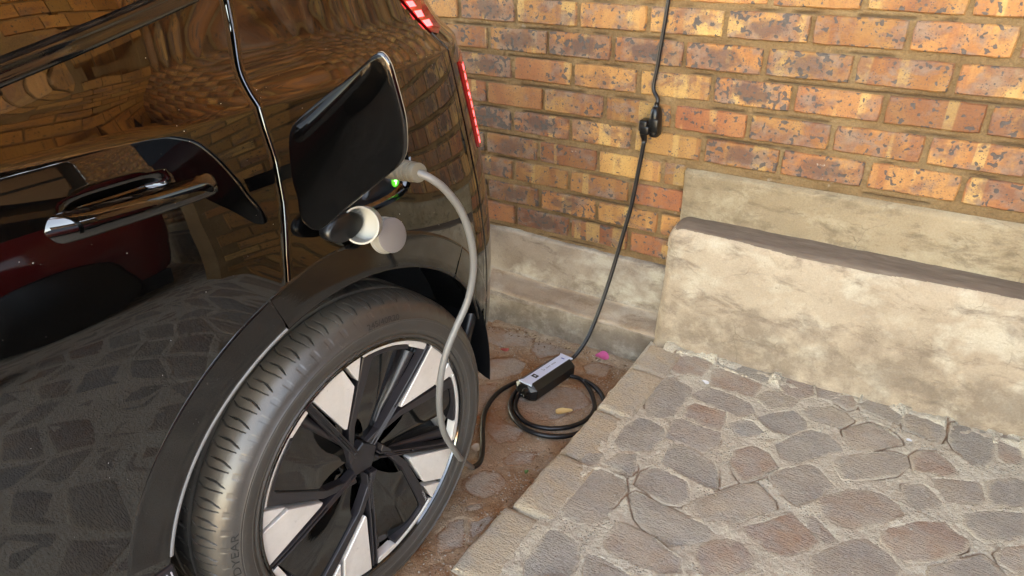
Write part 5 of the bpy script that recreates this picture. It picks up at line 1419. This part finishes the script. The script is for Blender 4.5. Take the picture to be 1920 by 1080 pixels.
# supply lead from the box up the wall to the plug
pl_end = onY((1208, 262), -0.052)
lead = [bp_(HL + 0.018, 0, -0.026), bp_(HL + 0.05, 0.004, -0.020)]
for p, y in (((1098, 640), -0.235), ((1113, 608), -0.190), ((1130, 563), -0.150), ((1148, 508), -0.110), ((1168, 440), -0.080), ((1183, 388), -0.065), ((1195, 330), -0.056), ((1203, 290), -0.053)): lead.append(onY(p, y))
lead.append(pl_end)
V, F = tube(catmull(lead, 8), 0.0072, 12); obj('supply_lead', CL(V), F, MT['black_cable'], chg)
# plug (right-angled) on the lead
pb = onY((1207, 236), -0.058)
def rbox(c, hx, hy, hz_, bev): v, f = boxvf(c[0] - hx, c[0] + hx, c[1] - hy, c[1] + hy, c[2] - hz_, c[2] + hz_, bev, 3); return v, f
mb = MB(); mb.add(*rbox(pb + np.array([0.004, 0, 0.004]), 0.014, 0.023, 0.018, 0.006)); mb.add(*rbox(pb + np.array([0.010, 0, -0.008]), 0.016, 0.024, 0.014, 0.006))
mb.v = CL(mb.v); pg = mb.build('plug', MT['black_plastic'], chg)
V, F = tube([pb + np.array([0.001, 0, -0.016]), pb + np.array([0.001, 0, -0.028]), pl_end + np.array([0, 0, 0.004]), pl_end + np.array([0, 0, -0.010])], [0.012, 0.0115, 0.0095, 0.0078], 14); obj('plug_collar', CL(V), F, MT['black_plastic'], pg)
obj('plug_window', CL([pb + np.array([-0.004, -0.0235, 0.010]), pb + np.array([0.006, -0.0235, 0.010]), pb + np.array([0.006, -0.0235, -0.002]), pb + np.array([-0.004, -0.0235, -0.002])]), [(0, 1, 2, 3)], MT['satin_black'], pg, False)

# ------------------------------------------------------------------ extension lead hanging on the wall with its socket
ec = onY((1226, 225), -0.045)
ext = tag(empty('extension_lead', tuple(ec)), 'black extension lead hanging down the brick wall, its socket holding the charger plug', 'cable')
EL = lambda v: [tuple(np.array(p) - ec) for p in v]
# rounded flat body
zt, zb_ = onY((1226, 198), -0.045)[2], onY((1228, 256), -0.045)[2]
xm = ec[0] + 0.003; hgt = zt - zb_
V = []; nr_ = 26; kk = 22
for i in range(nr_):
    u = i / (nr_ - 1); z = zb_ + hgt * u
    e = 1.0
    if u < 0.14: e = 0.72 + 0.28 * math.sqrt(max(0, 1 - ((0.14 - u) / 0.14) ** 2))
    if u > 0.62: e = 0.20 + 0.80 * math.sqrt(max(0.0, 1 - ((u - 0.62) / 0.38) ** 2.2))
    for j in range(kk):
        a_ = 2 * math.pi * j / kk; cx, cy = math.cos(a_), math.sin(a_); cx = np.sign(cx) * abs(cx) ** 0.7; cy = np.sign(cy) * abs(cy) ** 0.7
        V.append((xm + 0.0165 * e * cx + 0.003 * (1 - u), -0.040 + 0.026 * e * cy, z))
F = grid_faces(nr_, kk, closed_v=True); F.append(tuple(range(kk - 1, -1, -1))); F.append(tuple((nr_ - 1) * kk + j for j in range(kk)))
sk = obj('socket', EL(V), F, MT['black_plastic'], ext)
mb = MB(); mb.add(*boxvf(xm - 0.012, xm + 0.019, -0.069, -0.060, zb_ + 0.018, zb_ + hgt * 0.62, 0.003, 2)); mb.v = EL(mb.v); mb.build('socket_grip', MT['black_plastic'], sk)
top = [np.array([xm, -0.040, zt - 0.006]), np.array([xm, -0.036, zt + 0.02]), onY((1225, 165), -0.026), onY((1232, 128), -0.022), onY((1240, 80), -0.020), onY((1247, 40), -0.018), onY((1254, -6), -0.016), onY((1262, -60), -0.014), onY((1275, -140), -0.012)]
V, F = tube(catmull(top, 7), 0.0064, 12); obj('lead', EL(V), F, MT['black_cable'], ext)
V, F = tube([np.array([xm, -0.040, zt - 0.012]), np.array([xm, -0.040, zt]), np.array([xm, -0.038, zt + 0.010])], [0.011, 0.0095, 0.007], 12); obj('cable_collar', EL(V), F, MT['black_plastic'], sk)

# ------------------------------------------------------------------ small litter
def petal(name, c, size, seed, mat, label, cat, curl=0.35, asp=1.0, rz=0.0):
    r = np.random.default_rng(seed); V = []; n = 9
    for i in range(n):
        for j in range(n):
            u, v_ = 2 * i / (n - 1) - 1, 2 * j / (n - 1) - 1
            x = u * math.sqrt(1 - v_ * v_ / 2); y = v_ * math.sqrt(1 - u * u / 2)
            rr_ = math.hypot(x, y); wob = 1 + 0.12 * math.sin(3 * math.atan2(y, x) + seed)
            z = curl * (rr_ ** 2) * 0.5 + 0.10 * math.sin(3 * x + seed) * rr_ + 0.12 * r.uniform(-.3, .3) + 0.1
            X_, Y_ = x * wob * asp, y * wob
            V.append((size * (X_ * math.cos(rz) - Y_ * math.sin(rz)), size * (X_ * math.sin(rz) + Y_ * math.cos(rz)), size * z + 0.001))
    return tag(obj(name, V, grid_faces(n, n), mat, None, loc=tuple(c)), label, cat)
P = pix_low((1130, 671), 0.022); petal('flower_petal', P, 0.024, 3, MT['petal'], 'crumpled pink petal lying on the floor near the footing', 'petal', 0.6)
P = pix_low((947, 657), 0.008); petal('flower_petal', P, 0.010, 5, MT['redleaf'], 'tiny dried red petal on the dusty floor beside the footing', 'petal', 0.4, 1.6, 0.4)
P = pix_low((1056, 774), 0.004); petal('dry_leaf', P, 0.014, 8, MT['leaf'], 'curled yellow dry leaf inside the coiled black cable', 'leaf', 0.8, 2.0, 0.75)
P = pix_up((1323, 720)) + np.array([0, 0, 0.005]); petal('paper_scrap', P, 0.008, 4, MT['fleck'], 'small white scrap lying in a paving joint near the block', 'scrap', 0.2, 1.5, -0.3)
P = pix_low((892, 842), 0.008); petal('stone_chip', P, 0.016, 6, MT['pebble'], 'pale stone chip beside the tyre in the bend of the cable', 'stone', 0.5, 0.8, 0.9)
P = pix_up((1703, 828)) + np.array([0, 0, 0.004]); petal('paper_scrap', P, 0.006, 9, MT['fleck'], 'tiny white fleck on reddish paving stones by a dark seed', 'scrap', 0.2, 1.2, 0.2)
P = pix_low((987, 887), 0.004); petal('weed_leaf', P, 0.008, 12, MT['green_leaf'], 'tiny green weed leaf growing against the kerb bricks', 'weed', 0.9, 0.7, 0.3)
# loose grit on the floor and paving
mb = MB()
rg = np.random.default_rng(77)
for i in range(1500):
    if rg.random() < 0.45:
        y = rg.uniform(-1.45, -0.2); x = float(xedge(y)) - abs(rg.normal(0, 0.10)) - 0.005; z = float(zlow(y))
    else:
        x, y = rg.uniform(0.76, 1.8), rg.uniform(-1.3, -0.2); z = float(zup(x))
    s_ = abs(rg.normal(0, 0.0014)) + 0.0010
    pts = rg.normal(0, 1, (5, 3)); pts /= np.linalg.norm(pts, axis=1)[:, None]
    v = [(s_, 0, 0), (-s_ * .8, s_ * .7, 0), (-s_ * .7, -s_ * .8, 0), (0.1 * s_, 0, s_ * .9)]
    a_ = rg.uniform(0, 6.28); ca, sa = math.cos(a_), math.sin(a_)
    mb.add([(x + p[0] * ca - p[1] * sa, y + p[0] * sa + p[1] * ca, z + p[2] + 0.001) for p in v], [(0, 1, 3), (1, 2, 3), (2, 0, 3)])
tag(mb.build('grit', MT['pebble'], None, False), 'loose sandy grit scattered over the paving and floor', 'grit', kind='stuff')

# dry leaf crumbs swept against the kerb and the footing
mb = MB(); rg = np.random.default_rng(91)
for i in range(150):
    if rg.random() < 0.5: y = rg.uniform(-1.3, -0.25); x = float(xedge(y)) - abs(rg.normal(0, 0.03)) - 0.012
    else: x = rg.uniform(0.0, 0.62); y = -0.178 - abs(rg.normal(0, 0.035))
    z = float(zlow(y)) + 0.0015 + 0.014 * float(sstep(-0.21, -0.165, y)); L_ = rg.uniform(0.003, 0.009); W2 = L_ * rg.uniform(0.25, 0.5); a_ = rg.uniform(0, 6.28); ca, sa = math.cos(a_), math.sin(a_)
    P = [(-L_, 0, 0.001), (0, -W2, 0), (L_, 0, 0.0015), (0, W2, 0.001), (0, 0, L_ * 0.35)]
    mb.add([(x + p[0] * ca - p[1] * sa, y + p[0] * sa + p[1] * ca, z + p[2]) for p in P], [(0, 1, 4), (1, 2, 4), (2, 3, 4), (3, 0, 4)])
tag(mb.build('leaf_litter', MT['litter'], None, False), 'brown leaf crumbs swept along the kerb and the footing', 'litter', kind='stuff')
# ------------------------------------------------------------------ the rest of the carport (seen only in the car's paint)
ROOF_Z = 3.30; RX0, RX1, RY0 = -2.8, 6.2, -1.9
rf = tag(empty('carport_roof', (1.7, -2.0, ROOF_Z)), 'timber carport roof with dark beams above the cars', 'roof')
mb = MB(); k = 0
for i in range(30):
    x0 = RX0 + i * 0.3; o = obj('board', *boxvf(x0 - 1.7 + 0.004, x0 + 0.296 - 1.7, RY0 + 2.0, 0.25 + 2.0, 0.0, 0.03), MT['board'], rf, False)
for i in range(7):
    y = -0.25 - i * 0.26; obj('beam', *boxvf(RX0 - 1.7, RX1 - 1.7, y - 0.04 + 2.0, y + 0.04 + 2.0, -0.16, -0.001), MT['dark_wood'], rf, False)
for x in (RX0 + 0.2, 2.0, RX1 - 0.2):
    obj('post', *boxvf(x - 0.06 - 1.7, x + 0.06 - 1.7, RY0 + 0.1 + 2.0, RY0 + 0.22 + 2.0, -ROOF_Z - 0.1, -0.161, 0.006), MT['cladding'], rf, False)
# panelled garage door closing the right-hand side
gd = tag(empty('garage_door', (6.25, -2.0, 0.0)), 'brown panelled wooden garage door across the carport side', 'door')
obj('door_frame', *boxvf(0.03, 0.10, -2.4, 2.0, -0.15, 3.1), MT['dark_wood'], gd, False)
for i in range(6):
    for j in range(5):
        y0 = -2.35 + i * 0.72; z0 = 0.12 + j * 0.52
        obj('door_panel', *boxvf(0.0, 0.04, y0, y0 + 0.62, z0, z0 + 0.44, 0.015), MT['door_wood'], gd, False)

# red hatchback parked alongside
red = tag(empty('red_car', (3.45, -2.6, 0.06)), 'red hatchback parked nose-out beyond the paving', 'car')
st = [(-1.95, .62, .50, .66, .70), (-1.85, .74, .35, .74, .78), (-1.5, .82, .26, .84, .90), (-1.0, .86, .24, .92, 1.00), (-0.6, .87, .24, .95, 1.28), (-0.1, .87, .24, .96, 1.46), (0.6, .87, .24, .98, 1.49), (1.2, .86, .25, 1.0, 1.44), (1.6, .84, .28, 1.0, 1.25), (1.85, .78, .36, .98, 1.06), (1.95, .70, .45, .92, .98)]
V, Wn = [], []
for (y, w2, zb2, zbelt, zt2) in st:
    cab = max(0.0, zt2 - zbelt)
    half = [(w2 * .90, zb2), (w2 * .985, zb2 + .10), (w2, (zb2 + zbelt) * .55), (w2 * .985, zbelt - .06), (w2 * .95, zbelt), (w2 * .95 - cab * .28, zbelt + cab * .55), (w2 * .95 - cab * .48 - .02, zt2 - .04 * (cab > .1)), (w2 * .45, zt2), (0, zt2 + .01)]
    V += [(x, y, z) for x, z in half] + [(-x, y, z) for x, z in half[-2::-1]]
n = 17
F = grid_faces(len(st), n)
win = [q for q in F if (q[0] % n in (4, 5, 10, 11)) and 3 <= q[0] // n <= 8]; ws = set(win)
fr = [q for q in F if (q[0] % n in (6, 7, 8, 9) and q[0] // n in (3, 4, 8))]; ws |= set(fr)
v, f = compact(V, [q for q in F if q not in ws]); f.append(tuple(range(n)))
obj('body', v, f, MT['red_paint'], red)
v, f = compact(V, [q for q in F if q in ws]); obj('windows', v, f, MT['glass'], red)
obj('underbody', *boxvf(-.8, .8, -1.8, 1.8, .14, .34), MT['void'], red, False)
for (x, y) in ((.80, -1.25), (.80, 1.25), (-.80, -1.25), (-.80, 1.25)):
    V, F = disc_stack([(-.10, .0), (-.10, .29), (-.08, .31), (.05, .31), (.08, .29), (.085, .21), (.06, .20), (.06, 0)], 32)
    o = obj('wheel', [(p[0], p[1], p[2]) for p in V], F, MT['black_plastic'], red, loc=(x, y, .31))
    V, F = disc_stack([(.068, .195), (.072, .05), (.06, .0)], 10); obj('hub_cap', V, F, MT['alloy'], o)

# brick arcade between the two bays: an arch wall parallel to the car
ar = tag(empty('brick_arch', (2.3, -2.0, 0.0)), 'brick arcade wall with a wide arch between the parking bays', 'wall')
AYc, AR, ASP = -2.35, 1.62, 1.45
mb = MB(); rv = []
for r in range(0, 36):
    zc = 0.08 + r * PZ
    if zc > 3.25: break
    for k in range(-2, 20):
        y1 = 0.0 - (k + (0.5 if r % 2 else 0)) * PX; y0 = y1 - PX + 0.012
        y1 = min(y1, -0.002)
        if y0 < -4.2 or y1 - y0 < 0.05: continue
        def inside(y, z): return abs(y - AYc) < AR + 0.11 if z < ASP else math.hypot(y - AYc, z - ASP) < AR + 0.11
        if inside(y0, zc) or inside(y1, zc) or inside((y0 + y1) / 2, zc): continue
        v, f = boxvf(-0.11, 0.11, y0 + 2.0, y1 + 2.0, zc - BH / 2, zc + BH / 2); mb.add(v, f); rv += [random.random()] * len(v)
for i in range(58):                                             # arch ring
    a_ = math.pi * (i + .5) / 58; ca, sa = math.cos(a_), math.sin(a_); V = []
    for rr_ in (AR, AR + 0.105):
        for t_ in (-0.037, 0.037):
            for x in (-0.112, 0.112): V.append((x, AYc + 2.0 + rr_ * ca - t_ * sa, ASP + rr_ * sa + t_ * ca))
    mb.add(V, [(0, 1, 3, 2), (4, 6, 7, 5), (0, 4, 5, 1), (2, 3, 7, 6), (0, 2, 6, 4), (1, 5, 7, 3)]); rv += [random.random()] * 8
o = mb.build('outer_bricks', MT['brick'], ar, False); o['kind'] = 'stuff'; o.color = (.85, .12, .38, 1)
a = o.data.attributes.new('rnd', 'FLOAT', 'POINT'); a.data.foreach_set('value', rv)
# mortar core behind the brick faces
mb = MB(); n = 60
for (ya, yb) in ((-4.2, AYc - AR - 0.1), (AYc + AR + 0.1, 0.0)): mb.add(*boxvf(-0.102, 0.102, ya + 2.0, yb + 2.0, -0.1, 3.29))
V = []
for i in range(n + 1):
    a_ = math.pi * i / n; y = AYc + (AR + 0.004) * math.cos(a_); z = ASP + (AR + 0.004) * math.sin(a_)
    for x in (-0.102, 0.102): V += [(x, y + 2.0, z), (x, y + 2.0, 3.29)]
F = []
for i in range(n):
    b = i * 4; c = b + 4; F += [(b, c, c + 1, b + 1), (b + 2, b + 3, c + 3, c + 2), (b, b + 2, c + 2, c)]
mb.add(V, F); mb.build('mortar_core', MT['mortar'], ar, False)
